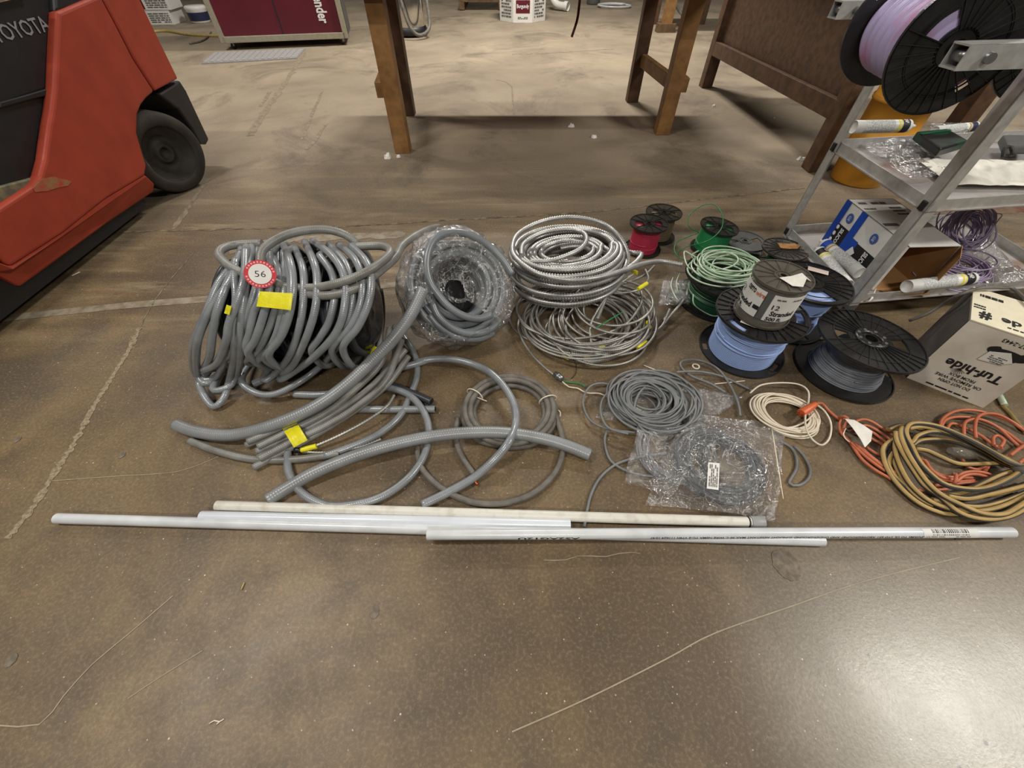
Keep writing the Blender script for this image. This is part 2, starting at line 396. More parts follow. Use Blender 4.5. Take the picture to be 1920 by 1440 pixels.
# ================================================================== FLOOR
def floor_material():
    m = bpy.data.materials.new('concrete'); m.use_nodes = True; nt = m.node_tree; N = nt.nodes; L = nt.links; b = N['Principled BSDF']
    g = N.new('ShaderNodeNewGeometry'); sp = N.new('ShaderNodeSeparateXYZ'); L.new(g.outputs['Position'], sp.inputs[0])
    def nz(scale, detail=6, rough=.6, dist=0):
        n = N.new('ShaderNodeTexNoise'); n.inputs['Scale'].default_value = scale; n.inputs['Detail'].default_value = detail
        n.inputs['Roughness'].default_value = rough; n.inputs['Distortion'].default_value = dist; L.new(g.outputs['Position'], n.inputs['Vector']); return n
    def mr(src, a, b_, c=0, d=1):
        r = N.new('ShaderNodeMapRange'); r.inputs[1].default_value = a; r.inputs[2].default_value = b_; r.inputs[3].default_value = c; r.inputs[4].default_value = d; L.new(src, r.inputs[0]); return r.outputs[0]
    def mix(f, a, b_, mode='MIX'):
        x = N.new('ShaderNodeMix'); x.data_type = 'RGBA'; x.blend_type = mode
        if isinstance(f, float): x.inputs[0].default_value = f
        else: L.new(f, x.inputs[0])
        for i, q in ((6, a), (7, b_)):
            if isinstance(q, tuple): x.inputs[i].default_value = (*lin(q), 1)
            else: L.new(q, x.inputs[i])
        return x.outputs[2]
    def math_(op, a, b_):
        x = N.new('ShaderNodeMath'); x.operation = op
        for i, q in ((0, a), (1, b_)):
            if isinstance(q, (int, float)): x.inputs[i].default_value = q
            else: L.new(q, x.inputs[i])
        return x.outputs[0]
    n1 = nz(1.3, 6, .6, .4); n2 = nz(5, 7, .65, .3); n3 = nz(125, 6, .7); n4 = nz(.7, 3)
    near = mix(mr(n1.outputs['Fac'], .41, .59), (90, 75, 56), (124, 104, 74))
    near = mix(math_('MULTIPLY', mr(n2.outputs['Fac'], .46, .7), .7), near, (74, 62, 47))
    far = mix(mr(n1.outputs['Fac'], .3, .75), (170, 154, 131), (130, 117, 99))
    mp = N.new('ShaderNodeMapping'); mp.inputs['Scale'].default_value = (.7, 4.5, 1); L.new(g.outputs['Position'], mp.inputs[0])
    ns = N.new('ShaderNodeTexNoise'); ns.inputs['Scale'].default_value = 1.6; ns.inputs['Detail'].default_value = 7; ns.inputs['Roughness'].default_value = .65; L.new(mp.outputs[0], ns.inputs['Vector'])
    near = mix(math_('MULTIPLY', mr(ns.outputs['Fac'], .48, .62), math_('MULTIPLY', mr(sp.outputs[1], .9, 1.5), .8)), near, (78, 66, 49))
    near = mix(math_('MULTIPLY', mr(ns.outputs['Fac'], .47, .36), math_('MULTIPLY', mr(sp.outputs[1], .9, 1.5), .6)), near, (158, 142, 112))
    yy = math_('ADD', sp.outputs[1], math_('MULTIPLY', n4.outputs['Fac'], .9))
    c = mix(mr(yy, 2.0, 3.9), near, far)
    ng = N.new('ShaderNodeTexNoise'); ng.inputs['Scale'].default_value = 1.1; ng.inputs['Detail'].default_value = 8; ng.inputs['Roughness'].default_value = .7; ng.inputs['Distortion'].default_value = .8; L.new(g.outputs['Position'], ng.inputs['Vector'])
    c = mix(math_('MULTIPLY', mr(ng.outputs['Fac'], .52, .68), .7), c, (84, 75, 64))
    # grey worn wheel path in the foreground right, bare aggregate near the lower right
    px = math_('ADD', sp.outputs[0], math_('MULTIPLY', n1.outputs['Fac'], .35))
    c = mix(math_('MULTIPLY', mr(px, .62, 1.0), mr(sp.outputs[1], .45, .1)), c, (142, 136, 122))
    c = mix(math_('MULTIPLY', mr(n3.outputs['Fac'], .48, .66), .32), c, (78, 66, 50))
    c = mix(math_('MULTIPLY', mr(n3.outputs['Fac'], .5, .34), .2), c, (176, 160, 128))
    vo = N.new('ShaderNodeTexVoronoi'); vo.inputs['Scale'].default_value = 26; L.new(g.outputs['Position'], vo.inputs['Vector'])
    sel = N.new('ShaderNodeSeparateColor'); L.new(vo.outputs['Color'], sel.inputs[0])
    dot = math_('MULTIPLY', mr(vo.outputs['Distance'], .06, .03), mr(sel.outputs[0], .72, .76))
    c = mix(dot, c, (206, 196, 172))
    vo2 = N.new('ShaderNodeTexVoronoi'); vo2.inputs['Scale'].default_value = 70; L.new(g.outputs['Position'], vo2.inputs['Vector'])
    sel2 = N.new('ShaderNodeSeparateColor'); L.new(vo2.outputs['Color'], sel2.inputs[0])
    c = mix(math_('MULTIPLY', math_('MULTIPLY', mr(vo2.outputs['Distance'], .13, .06), mr(sel2.outputs[1], .76, .78)), .8), c, (196, 186, 164))
    vo3 = N.new('ShaderNodeTexVoronoi'); vo3.inputs['Scale'].default_value = 22; L.new(g.outputs['Position'], vo3.inputs['Vector'])
    sel3 = N.new('ShaderNodeSeparateColor'); L.new(vo3.outputs['Color'], sel3.inputs[0])
    c = mix(math_('MULTIPLY', math_('MULTIPLY', mr(vo3.outputs['Distance'], .14, .05), mr(sel3.outputs[2], .72, .76)), math_('MULTIPLY', mr(px, .6, .95), mr(sp.outputs[1], .22, .02))), c, (60, 52, 44))
    L.new(c, b.inputs['Base Color'])
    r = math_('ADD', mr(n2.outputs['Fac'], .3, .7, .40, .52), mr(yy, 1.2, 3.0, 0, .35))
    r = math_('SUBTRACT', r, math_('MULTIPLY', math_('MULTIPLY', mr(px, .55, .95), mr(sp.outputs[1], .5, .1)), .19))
    L.new(r, b.inputs['Roughness']); b.inputs['Specular IOR Level'].default_value = .5
    bp = N.new('ShaderNodeBump'); bp.inputs['Strength'].default_value = .16; bp.inputs['Distance'].default_value = .003
    L.new(n3.outputs['Fac'], bp.inputs['Height']); L.new(bp.outputs[0], b.inputs['Normal'])
    return m
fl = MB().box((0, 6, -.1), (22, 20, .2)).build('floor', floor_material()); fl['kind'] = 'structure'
def strip(pxs, w_, m, name, jag=0, seed=1, step=.03):
    rnd = random.Random(seed); pts = tr([(a, b, 0) for a, b in pxs], step); mb = MB(); k = 0
    for i, p in enumerate(pts):
        t = (pts[min(i + 1, len(pts) - 1)] - pts[max(i - 1, 0)]).normalized(); n = V((-t.y, t.x, 0))
        o = rnd.uniform(-jag, jag); ww = w_ * (1 + (rnd.uniform(-.5, .6) if jag else 0))
        q = p + n * o; mb.v += [q + n * ww / 2 + V((0, 0, .0012)), q - n * ww / 2 + V((0, 0, .0012))]
    for i in range(len(pts) - 1): mb.face([2 * i, 2 * i + 1, 2 * i + 3, 2 * i + 2])
    return mb.build(name, m, fl)
strip([(14, 1010), (60, 955), (100, 892), (140, 830), (175, 765), (215, 700), (240, 660), (262, 615)], .017, M['crackm'], 'crack', .0016, 3, .008)
strip([(262, 615), (290, 565), (320, 525), (350, 490), (366, 470)], .004, M['jointm'], 'crack', .002, 4, .02)
strip([(392, 333), (372, 362), (350, 395), (325, 430)], .022, M['stripem'], 'worn_stripe', .003, 5)
strip([(0, 598), (130, 584), (260, 571), (390, 561)], .045, M['stripem'], 'painted_stripe')
strip([(700, 538), (760, 532)], .04, M['stripem'], 'painted_stripe')
strip([(200, 436), (420, 430), (640, 425), (860, 412), (1100, 398), (1300, 376), (1508, 352)], .013, M['jointm'], 'joint_line', .003, 6)
strip([(430, 470), (520, 452), (640, 445), (760, 440)], .05, M['stripem'], 'worn_stripe', .004, 8)
strip([(96, 902), (220, 893), (335, 884), (410, 856)], .0022, M['scratchm'], 'scratch')
strip([(325, 1117), (240, 1190), (172, 1247), (120, 1305), (75, 1358), (0, 1360)], .0025, M['scratchm'], 'scratch')
strip([(960, 1372), (1100, 1310), (1250, 1235), (1338, 1188), (1480, 1138), (1620, 1090), (1800, 1045)], .0028, M['scratchm'], 'scratch')
strip([(380, 1220), (300, 1270), (240, 1310)], .002, M['scratchm'], 'scratch')
strip([(1020, 1050), (1110, 1043), (1200, 1036)], .002, M['scratchm'], 'scratch', .004, 9)

tm = mat('tyre_mark', (122, 109, 92), .8, rgb2=(150, 136, 114), scale=26, lo=.35, hi=.6)
for q_, w_ in (([(488, 200), (502, 178), (506, 172)], .03), ([(605, 170), (590, 205), (567, 262)], .02), ([(612, 232), (592, 262), (575, 280)], .025), ([(572, 95), (545, 140), (490, 220), (470, 255)], .05), ([(930, 150), (958, 160), (963, 215)], .012), ([(960, 102), (1070, 97), (1150, 92)], .03)): strip(q_, w_, tm, 'tyre_mark', .006, 12, .08)
strip([(1790, 396), (1850, 392), (1930, 390)], .14, mat('red_stain', (112, 70, 56), .7, rgb2=(120, 100, 76), scale=14, lo=.4, hi=.6), 'floor_stain', .01, 3, .05)
# ================================================================== FORKLIFT (left)
FX = -1.97
fk = thing('forklift', (-2.5, 1.9, 0), 'red-orange forklift truck with black seat panel at the left edge', 'forklift')
def fp(px, py, x=FX): return PX(px, py, x)
side = [(109, 23), (106, 90), (103, 163), (98, 205), (93, 233), (84, 300), (76, 330), (60, 350), (0, 389), (-70, 430), (-70, 560), (0, 483), (22, 500), (120, 437), (200, 373), (273, 329), (276, 310), (270, 292), (258, 250), (259, 215), (266, 197), (276, 184), (290, 172), (250, 110), (222, 55), (194, 2), (190, -12)]
mb = MB(); mb.prism([fp(*p) for p in side], (-.05, 0, 0)); mb.build('side_panel', M['red'], fk, .022, 3)
mb = MB(); su = [(-40, 478), (22, 499), (120, 436), (200, 372), (274, 328)]; sl = [(-20, 512), (39, 538), (120, 479), (200, 420), (288, 360)]; iu = [fp(*p) for p in su]; il = [fp(p[0], p[1], FX - .05) for p in sl]; k = 0
mb.prism(iu + [fp(291, 345, FX - .03)] + il[::-1], (-.06, 0, 0)); mb.build('sill', M['red'], fk, .01, 2)
cw = [(196, 2), (224, 55), (252, 110), (292, 171), (335, 148), (300, 76), (262, -3), (230, -40), (180, -40)]
mb = MB(); mb.prism([fp(p[0], p[1], FX - .004) for p in cw], (-.9, 0, 0)); mb.build('counterweight', M['red'], fk, .012, 3)
mb = MB(); mb.prism([fp(p[0], p[1], FX - .02) for p in [(296, 176), (337, 150), (350, 170), (393, 262), (388, 271), (376, 271), (360, 240), (335, 205)]], (-.8, 0, 0)); mb.build('rear_bumper', M['black_plastic'], fk, .012, 2)
a = fp(294, 176, FX - .02); mb = MB()                            # dark wheel arch behind the wheel
mb.box((FX - .62, 2.45, .36), (.5, .75, .3)); mb.build('wheel_housing', M['dark'], fk)
tw = V((-2.03, 2.50, .2)); Mx = Matrix.Translation(tw) @ Matrix.Rotation(-.42, 4, 'Z') @ Matrix.Rotation(pi / 2, 4, 'Y')
mb = MB(); mb.lathe([(.135, -.08), (.18, -.08), (.2, -.065), (.203, -.03), (.203, .03), (.2, .065), (.185, .082), (.15, .085), (.137, .078), (.135, -.08)], 56, Mx); tire = mb.build('tire', M['rubber'], fk)
mb = MB(); mb.lathe([(.0, .02), (.03, .02), (.032, .045), (.045, .045), (.05, .02), (.09, .025), (.1, .05), (.128, .06), (.136, .078)], 40, Mx); mb.build('wheel_hub', M['hub'], tire)
mb = MB(); up = [(109, 20), (106, 90), (102, 163), (-40, 213), (-60, 20), (-40, -40), (108, -40)]
mb.prism([fp(p[0], p[1], FX - .045) for p in up], (-.5, 0, 0)); bp_ = mb.build('seat_panel', M['black_plastic'], fk, .01)
lo = [(102, 167), (97, 205), (92, 235), (83, 298), (76, 322), (62, 336), (0, 352), (-80, 385), (-80, 240), (0, 195)]
mb = MB(); mb.prism([fp(p[0], p[1], FX - .05) for p in lo], (-.5, 0, 0)); mb.build('step_panel', M['black_plastic'], fk, .01)
mb = MB(); mb.prism([fp(p[0], p[1], FX - .03) for p in [(74, 330), (60, 346), (0, 382), (-70, 425), (-70, 380), (0, 350), (62, 334)]], (-.3, 0, 0)); mb.build('step_plate', M['dirty'], fk, .004)
mb = MB(); mb.prism([fp(p[0], p[1], FX - .035) for p in [(104, 162), (108, 168), (104, 176), (60, 186), (0, 203), (0, 192), (50, 178)]], (-.02, 0, 0)); mb.build('trim_strip', M['dark'], fk, .003)
mb = MB(); mb.tube([fp(-30, 8, FX - .03), fp(0, 1, FX - .03), fp(50, -8, FX - .03)], .006, 8); mb.build('grab_rail', M['chrome'], fk)
mb = MB(); mb.prism([fp(p[0], p[1], FX - .02) for p in [(104, 22), (136, 16), (190, 1), (176, -40), (100, -40)]], (-.3, 0, 0)); mb.build('engine_cover', M['black_plastic'], fk, .01)
mb = MB(); mb.box((FX - .55, 1.2, .45), (.9, 2.3, .5)); mb.box((FX - .55, 1.3, .135), (.98, 1.75, .19)); mb.build('chassis_light_block', M['dark'], fk)  # core boxes, the lower one dropped to block light under the body
mb = MB(); mb.prism([fp(p[0], p[1], FX + .001) for p in [(78, 335), (100, 331), (134, 340), (128, 348), (104, 353), (90, 358), (66, 360), (62, 352)]], (.0015, 0, 0)); mb.build('scuff_mark', mat('scuff', (150, 112, 72), .7, rgb2=(176, 62, 40), scale=40), fk)
oT = (fp(4, 60, FX - .044) + fp(88, 42, FX - .044)) / 2
xa = (fp(88, 48, FX - .044) - fp(-8, 69, FX - .044)); ht = (fp(40, 35, FX - .044) - fp(44, 64, FX - .044)).length
letter(bp_, 'TOYOTA', flat(fp(39, 54, FX - .044), V((0, 1, 0)), V((0, 0, 1)), .002), (fp(90, 48, FX - .044) - fp(-18, 66, FX - .044)).length, ht * .85, M['silver_text'], .01)

# ================================================================== WOODEN TABLE
def zat(foot, px, py): return PY(px, py, foot.y).z
tb = thing('work_table', (.15, 3.7, 0), 'tall varnished wooden work table with square legs at the top centre', 'table')
TZ = .835
feet = [(757, 284), (767, 215), (1240, 250), (1184, 190)]; legs = []
for i, (px, py) in enumerate(feet):
    p = P(px, py); legs.append(p)
    mb = MB(); mb.beam(p, (p.x + (.0 if i < 2 else .0), p.y, TZ), .105 if i != 3 else .1, .09); mb.build('leg', M['wood'] if i in (0, 2) else M['wood_dark'], tb, .004)
def stretch(a, b, z, dx, e0, e1):
    d = (b - a).normalized(); mb = MB(); mb.beam(a - d * e0 + V((dx, 0, z)), b + d * e1 + V((dx, 0, z)), .085, .05, (1, 0, 0)); mb.build('stretcher', M['wood'], tb, .004)
stretch(legs[0], legs[1], .36, -.08, .0, .18)
stretch(legs[2], legs[3], .30, .02, .0, .0)
mb = MB(); q = legs[2]; mb.beam(q + V((.07, -.03, .31)), q + V((.07, .2, .31)), .085, .05, (1, 0, 0)); mb.build('stretcher', M['wood'], tb, .004)
mb = MB(); mb.box((.17, 3.68, TZ + .025), (2.3, 1.5, .05)); mb.build('table_top', M['wood'], tb, .004)
for y in (3.02, 4.35):
    mb = MB(); mb.box((.17, y, TZ - .02), (2.15, .03, .045)); mb.build('apron', M['wood'], tb, .003)
mb = MB(); mb.tube(cr([PY(1088, -12, 3.3), PY(1086, 10, 3.3), PY(1082, 38, 3.28), PY(1072, 69, 3.25)]), .008, 8); tag(mb.build('hanging_hose', M['redbrown']), 'thin dark red hose hanging down below the table top', 'hose')

# second bench with a boarded side
b2 = thing('panelled_bench', (2.3, 3.7, 0), 'dark brown bench with a boarded side beside the orange drum', 'workbench')
lb, lf = P(1322, 163), P(1522, 318)
for p in (lb, lf, lb + V((.75, 0, 0)), lf + V((.75, 0, 0))):
    mb = MB(); mb.beam(p, (p.x, p.y, .95), .1, .1); mb.build('leg', M['wood_dark'], b2, .004)
mb = MB(); mb.beam(lb + V((-.03, 0, .3)), lf + V((-.03, 0, .33)), .1, .04, (1, 0, 0)); mb.build('bottom_rail', M['wood_dark'], b2, .004)
mb = MB(); mb.prism([lb + V((.0, .0, .3)), lf + V((.0, 0, .33)), lf + V((0, 0, .95)), lb + V((0, 0, .95))], (.015, 0, 0)); mb.build('side_board', M['panel'], b2)
mb = MB(); mb.box((2.31, 3.75, .975), (.95, 2.3, .05)); mb.build('bench_top', M['panel'], b2, .003)

# orange drum
c = V((2.18, 2.62, 0)); mb = MB()
mb.lathe([(0, 0), (.135, 0), (.142, .01), (.146, .2), (.152, .2), (.152, .22), (.147, .22), (.15, .42), (.156, .42), (.156, .44), (.15, .44), (.146, .5), (.0, .5)], 48, Matrix.Translation(c)); dr = mb.build('drum', M['orange_drum'])
tag(dr, 'orange-yellow plastic drum on the floor behind the metal rack', 'drum')

# ================================================================== BACKGROUND
def corner_box(name, base, w_, d_, h_, rz, mats_, label, cat, group=None):
    o = thing(name, base, label, cat, group); R = Matrix.Rotation(rz, 3, 'Z')
    mb = MB(); mb.box(V(base) + V((0, 0, h_ / 2)), (w_, d_, h_), R); mb.build('carton', mats_, o, .004)
    return o, R
# rolling case
A = P(418, 75, .1); B = P(648, 66, .1)
rc = thing('rolling_case', ((A.x + B.x) / 2, A.y + .3, 0), 'burgundy panelled equipment case with aluminium frame on casters', 'case')
d = (B - A); d.z = 0; Lc = d.length; d.normalize(); nb = V((-d.y, d.x, 0))
Hc = 1.1; up = V((0, 0, 1))
mb = MB(); mb.prism([A + d * .02 + nb * .012, B - d * .02 + nb * .012, B - d * .02 + nb * .012 + up * Hc, A + d * .02 + nb * .012 + up * Hc], nb * .6); pan = mb.build('case_panel', M['burg'], rc)
for a_, b_ in ((A, B), (A + up * Hc, B + up * Hc)):
    mb = MB(); mb.beam(a_ + nb * .01, b_ + nb * .01, .06, .06); mb.build('frame_rail', M['alu_frame'], rc, .003)
    mb = MB(); mb.beam(a_ + nb * .6, b_ + nb * .6, .06, .06); mb.build('frame_rail', M['alu_frame'], rc, .003)
for q in (A, B):
    for k in (.01, .6):
        mb = MB(); mb.beam(q + nb * k - up * .03, q + nb * k + up * (Hc + .03), .06, .06, d); mb.build('frame_post', M['alu_frame'], rc, .003)
    mb = MB(); mb.beam(q, q + nb * .6, .05, .05); mb.build('frame_rail', M['alu_frame'], rc, .003)
mb = MB(); mb.beam(B + d * .03 + up * .5 + nb * .06, B + d * .03 + up * .5 + nb * .58, .01, 1.0, (0, 0, 1)); mb.build('side_sheet', M['greyreel'], rc)
mb = MB(); mb.quad(A + d * .72 + nb * .01, A + d * .735 + nb * .01, A + d * .735 + nb * .01 + up * Hc, A + d * .72 + nb * .01 + up * Hc); mb.build('panel_seam', M['ink'], rc)
for q in (A + d * .08, B - d * .06):
    for k in (.06, .55):
        c = q + nb * k; c.z = .035
        mb = MB(); mb.lathe([(0, -.014), (.03, -.014), (.035, -.01), (.035, .01), (.03, .014), (0, .014)], 20, Matrix.Translation(c) @ Matrix.Rotation(pi / 2, 4, 'Y') @ Matrix.Rotation(.4, 4, 'X')); wh = mb.build('caster', M['dark'], rc)
        mb = MB(); mb.beam((c.x, c.y, .03), (c.x, c.y, .08), .045, .05); mb.build('caster_fork', M['galv'], wh, .004)
base = B - d * .22 + nb * .008 + up * .255
letter(pan, 'lender', flat(base, -up, d, .003), .27, .125, M['white_text'], .03)
# little cartons by the forklift
for k, (px, py, z, lab) in enumerate([(312, 47, 0, 'white carton with burgundy end lying at the bottom of the far left pile'), (318, 22, .17, 'white carton with burgundy end resting second in the far left pile'), (308, 2, .34, 'white carton with burgundy end at the top of the far left pile')]):
    p = P(312, 47, 0) + V((.05 * (k % 2) - .2, .2, z))
    o, R = corner_box('small_carton', p, .62, .4, .165, .08, M['white'], lab, 'box', 'small white cartons stacked beyond the forklift')
    f0 = p + R @ V((0, -.2, .082)); fx = R @ V((1, 0, 0))
    patch(o, flat(f0, fx, up, .002), .2, .14, M['burg'], 'colour_patch', cx=-.16)
    lines(o, flat(f0, fx, up, .003), .3, .12, 5, M['faint_ink'], 5 + k, cx=.13)
p = P(378, 42); mb = MB(); mb.lathe([(0, 0), (.13, 0), (.14, .02), (.15, .16), (.16, .18), (.14, .2), (0, .2)], 24, Matrix.Translation(p)); o = tag(mb.build('tub', M['white']), 'small white and navy tub beside the burgundy case', 'tub')
mb = MB(); mb.lathe([(.142, .03), (.15, .13)], 24, Matrix.Translation(p + V((0, 0, .0)))); mb.v = [p + (v - p) * 1.0 + V((0, 0, 0)) for v in mb.v]
mb.v = [V((p.x + (v.x - p.x) * 1.02, p.y + (v.y - p.y) * 1.02, v.z)) for v in mb.v]; mb.build('tub_band', M['navy'], o)
# floor mat
q = [P(379, 121), P(556, 111), P(573, 93), P(404, 100)]
mt = thing('floor_mat', (q[0] + q[2]) / 2, 'thin grey ribbed mat lying on the floor before the burgundy case', 'mat')
mb = MB(); mb.prism(q, (0, 0, .012)); mb.build('mat_base', M['mat_grey'], mt)
for i in range(15):
    t = .03 + .94 * i / 14; a_ = q[0].lerp(q[1], t); b_ = q[3].lerp(q[2], t)
    mb = MB(); mb.beam(a_.lerp(b_, .05) + V((0, 0, .014)), a_.lerp(b_, .95) + V((0, 0, .014)), .05, .006); mb.build('mat_rib', M['mat_grey'], mt)
# hoses on the far floor
mb = MB(); mb.tube(tr([(262, 62, .015), (310, 58, .015), (350, 64, .015), (400, 67, .015), (440, 66, .015)], .05), .018, 8); tag(mb.build('floor_hose', M['yhose']), 'pale yellow hose lying on the floor near the burgundy case', 'hose')
mb = MB(); mb.tube(tr([(355, 82, .01), (375, 78, .01), (388, 71, .01), (396, 60, .01)], .05), .01, 6); tag(mb.build('power_lead', M['heavy']), 'short grey lead on the floor under the yellow hose', 'cord')
# shop vacuum
p = P(772, 66); vac = thing('shop_vacuum', p, 'shiny canister vacuum with a black hose behind the left table legs', 'vacuum')
mb = MB(); mb.lathe([(0, .06), (.2, .06), (.21, .08), (.21, .5), (.2, .52), (0, .52)], 32, Matrix.Translation(p)); mb.build('canister', M['chrome'], vac)
mb = MB(); mb.lathe([(0, .02), (.23, .02), (.24, .05), (.22, .1), (.205, .11)], 32, Matrix.Translation(p)); mb.build('canister_base', M['black_plastic'], vac)
mb = MB(); mb.lathe([(.21, .5), (.225, .52), (.2, .68), (0, .72)], 32, Matrix.Translation(p)); mb.build('motor_head', M['black_plastic'], vac)
mb = MB(); mb.tube(cr([p + V((-.12, -.2, .62)), p + V((-.02, -.32, .4)), p + V((.06, -.38, .15)), p + V((.18, -.36, .05)), p + V((.3, -.2, .12)), p + V((.28, -.05, .4))]), .022, 10); mb.build('hose', M['heavy'], vac)
for k in range(4):
    a_ = k * pi / 2 + .6; mb = MB(); c = p + V((.22 * cos(a_), .22 * sin(a_), .022)); mb.lathe([(0, -.015), (.022, -.015), (.022, .015), (0, .015)], 14, Matrix.Translation(c) @ Matrix.Rotation(pi / 2, 4, 'Y')); mb.build('caster', M['dark'], vac)
# octagonal cartons
p = P(980, 43) + V((0, .36, 0))
for k in range(2):
    o = thing('octagonal_carton', p + V((0, 0, .32 * k)), ('lower' if k == 0 else 'upper') + ' white octagonal carton of a stack of two, printed ' + ('with a burgundy label' if k == 0 else 'in grey'), 'box', 'octagonal white cartons at the back')
    poly = [p + V((.4 * cos(pi / 8 + i * pi / 4), .4 * sin(pi / 8 + i * pi / 4), .32 * k)) for i in range(8)]
    mb = MB(); mb.prism(poly[::-1], (0, 0, .315)); mb.build('carton', M['white'], o, .004)
    f0 = p + V((0, -.4 * cos(pi / 8), .32 * k + .16))
    if k == 0:
        patch(o, flat(f0, (1, 0, 0), up, .003), .22, .15, M['burg'], 'colour_patch', cy=.03)
        letter(o, 'Burgundy', flat(f0 + V((0, 0, .03)), (1, 0, 0), up, .006), .19, .06, M['white_text'], .02)
        lines(o, flat(f0, (1, 0, 0), up, .003), .16, .03, 2, M['faint_ink'], 3, cy=-.1)
    else: lines(o, flat(f0, (1, 0, 0), up, .003), .2, .1, 3, M['faint_ink'], 4)
    for sgn in (-1, 1):
        n_ = V((sgn * sin(pi / 4), -cos(pi / 4), 0)); f1 = p + n_ * .4 * cos(pi / 8) + V((0, 0, .32 * k + .16))
        lines(o, flat(f1, V((cos(pi / 4), sgn * sin(pi / 4), 0)), up, .003), .22, .22, 6, M['faint_ink'], 8 + sgn)
# pallet
p0 = P(985, 20); pl = thing('pallet', (p0.x - .1, p0.y + .5, 0), 'worn wooden pallet at the back behind the octagonal cartons', 'pallet')
for k in range(3):
    mb = MB(); mb.box((p0.x - 1.16 + k * .72, p0.y + .5, .06), (.1, 1.0, .1)); mb.build('runner', M['gpad'], pl, .003)
for k in range(6):
    mb = MB(); mb.box((p0.x - .44, p0.y + .08 + k * .17, .122), (1.55, .12, .022)); mb.build('deck_board', M['gpad'], pl, .002)
# white elbow, pale hose
p = P(1050, 20); el = thing('pipe_elbow', p, 'white plastic pipe elbow on the floor right of the octagonal cartons', 'pipe fitting')
mb = MB(); mb.tube(cr([p + V((-.16, .1, .35)), p + V((-.14, .06, .16)), p + V((-.05, .0, .08)), p + V((.1, -.1, .07))]), .055, 14, caps=False); mb.build('elbow_body', M['capw'], el)
mb = MB(); mb.tube([p + V((.07, -.08, .072)), p + V((.13, -.12, .07))], .066, 14, caps=False); mb.build('elbow_socket', M['capw'], el)
p = P(1150, 14); mb = MB(); mb.tube(coil(p, .3, 2.5, .03, .012, 5, .1, .05, .7), .012, 6); tag(mb.build('pale_hose', M['pvc']), 'loose white hose loops on the floor at the back', 'hose')
p = P(1112, 8); mb = MB(); mb.lathe([(0, 0), (.12, 0), (.13, .02), (.13, .16), (.11, .19), (0, .2)], 20, Matrix.Translation(p)); tag(mb.build('dark_pot', M['greyreel']), 'dark grey pot at the back beside the white hose', 'pot')
# far trestle
p = P(1246, 60); o = thing('far_trestle', p, 'timber trestle post standing far behind the right table legs', 'trestle')
mb = MB(); mb.beam(p, p + V((0, 0, .8)), .14, .1); mb.build('post', M['wood'], o, .004)
mb = MB(); mb.box(p + V((0, 0, .05)), (.26, .14, .1)); mb.build('foot_block', M['gpad'], o, .004)
mb = MB(); mb.box(p + V((.35, .3, .82)), (1.0, .9, .06)); mb.build('top_board', M['wood'], o, .004)
for dx in (0, .75):
    mb = MB(); mb.beam(p + V((dx, .7, 0)), p + V((dx, .7, .8)), .1, .1); mb.build('post', M['wood_dark'], o, .004)
mb = MB(); mb.tube(tr([(1262, 0, .3), (1272, 18, .12), (1285, 30, .05), (1300, 22, .05)], .05), .025, 8); tag(mb.build('white_pipe_bend', M['capw']), 'bent white pipe on the floor behind the right table legs', 'pipe')

# ================================================================== METAL RACK (right)
FL, BL = V((1.325, 1.242, 0)), V((1.305, 1.79, 0)); ux = V((cos(.13), sin(.13), 0)); WR = .95
FR, BR = FL + ux * WR, BL + ux * WR
rk = thing('wire_rack_cart', ((FL + BR) / 2).to_tuple(), 'aluminium angle-frame cart with two shelves and arms for wire reels', 'cart')
uy = (BL - FL).normalized(); ZT = .9
for q, sx, sy in ((FL, 1, 1), (BL, 1, -1), (FR, -1, 1), (BR, -1, -1)):
    mb = MB(); w_ = .042; t_ = .004
    a_ = q + ux * sx * w_ ; b_ = q + uy * sy * w_
    mb.prism([q + V((0, 0, .085)), a_ + V((0, 0, .085)), a_ + V((0, 0, ZT)), q + V((0, 0, ZT))], uy * sy * t_)
    mb.prism([q + V((0, 0, .085)), b_ + V((0, 0, .085)), b_ + V((0, 0, ZT)), q + V((0, 0, ZT))], ux * sx * t_)
    mb.build('post', M['alu'], rk)
    c = q + ux * sx * .03 + uy * sy * .03; c.z = .038
    mb = MB(); mb.lathe([(0, -.014), (.03, -.014), (.037, -.009), (.037, .009), (.03, .014), (0, .014)], 22, Matrix.Translation(c) @ Matrix.Rotation(pi / 2, 4, 'Y') @ Matrix.Rotation(.5, 4, 'X')); wh = mb.build('caster', M['dark'], rk)
    mb = MB(); mb.beam((c.x, c.y, .04), (c.x, c.y, .09), .04, .05); mb.build('caster_fork', M['galv'], wh, .004)
    for z in (.115, .475):
        mb = MB(); mb.box(q + ux * sx * -.002 + uy * sy * .02 + V((0, 0, z)), (.008, .02, .03)); mb.build('bolt', M['dark'], rk, .003)
for z in (.09, .455):
    for a_, b_, n_ in ((FL, FR, uy), (BL, BR, -uy), (FL, BL, ux), (FR, BR, -ux)):
        mb = MB(); d_ = (b_ - a_).normalized(); e = .006
        mb.prism([a_ + n_ * e + V((0, 0, z)), b_ + n_ * e + V((0, 0, z)), b_ + n_ * e + V((0, 0, z + .042)), a_ + n_ * e + V((0, 0, z + .042))], n_ * .004)
        mb.build('shelf_rail', M['alu'], rk)
    mb = MB(); mb.prism([FL + V((0, 0, z + .004)), FR + V((0, 0, z + .004)), BR + V((0, 0, z + .004)), BL + V((0, 0, z + .004))], (0, 0, .004)); mb.build('shelf_tray', M['tray'], rk)
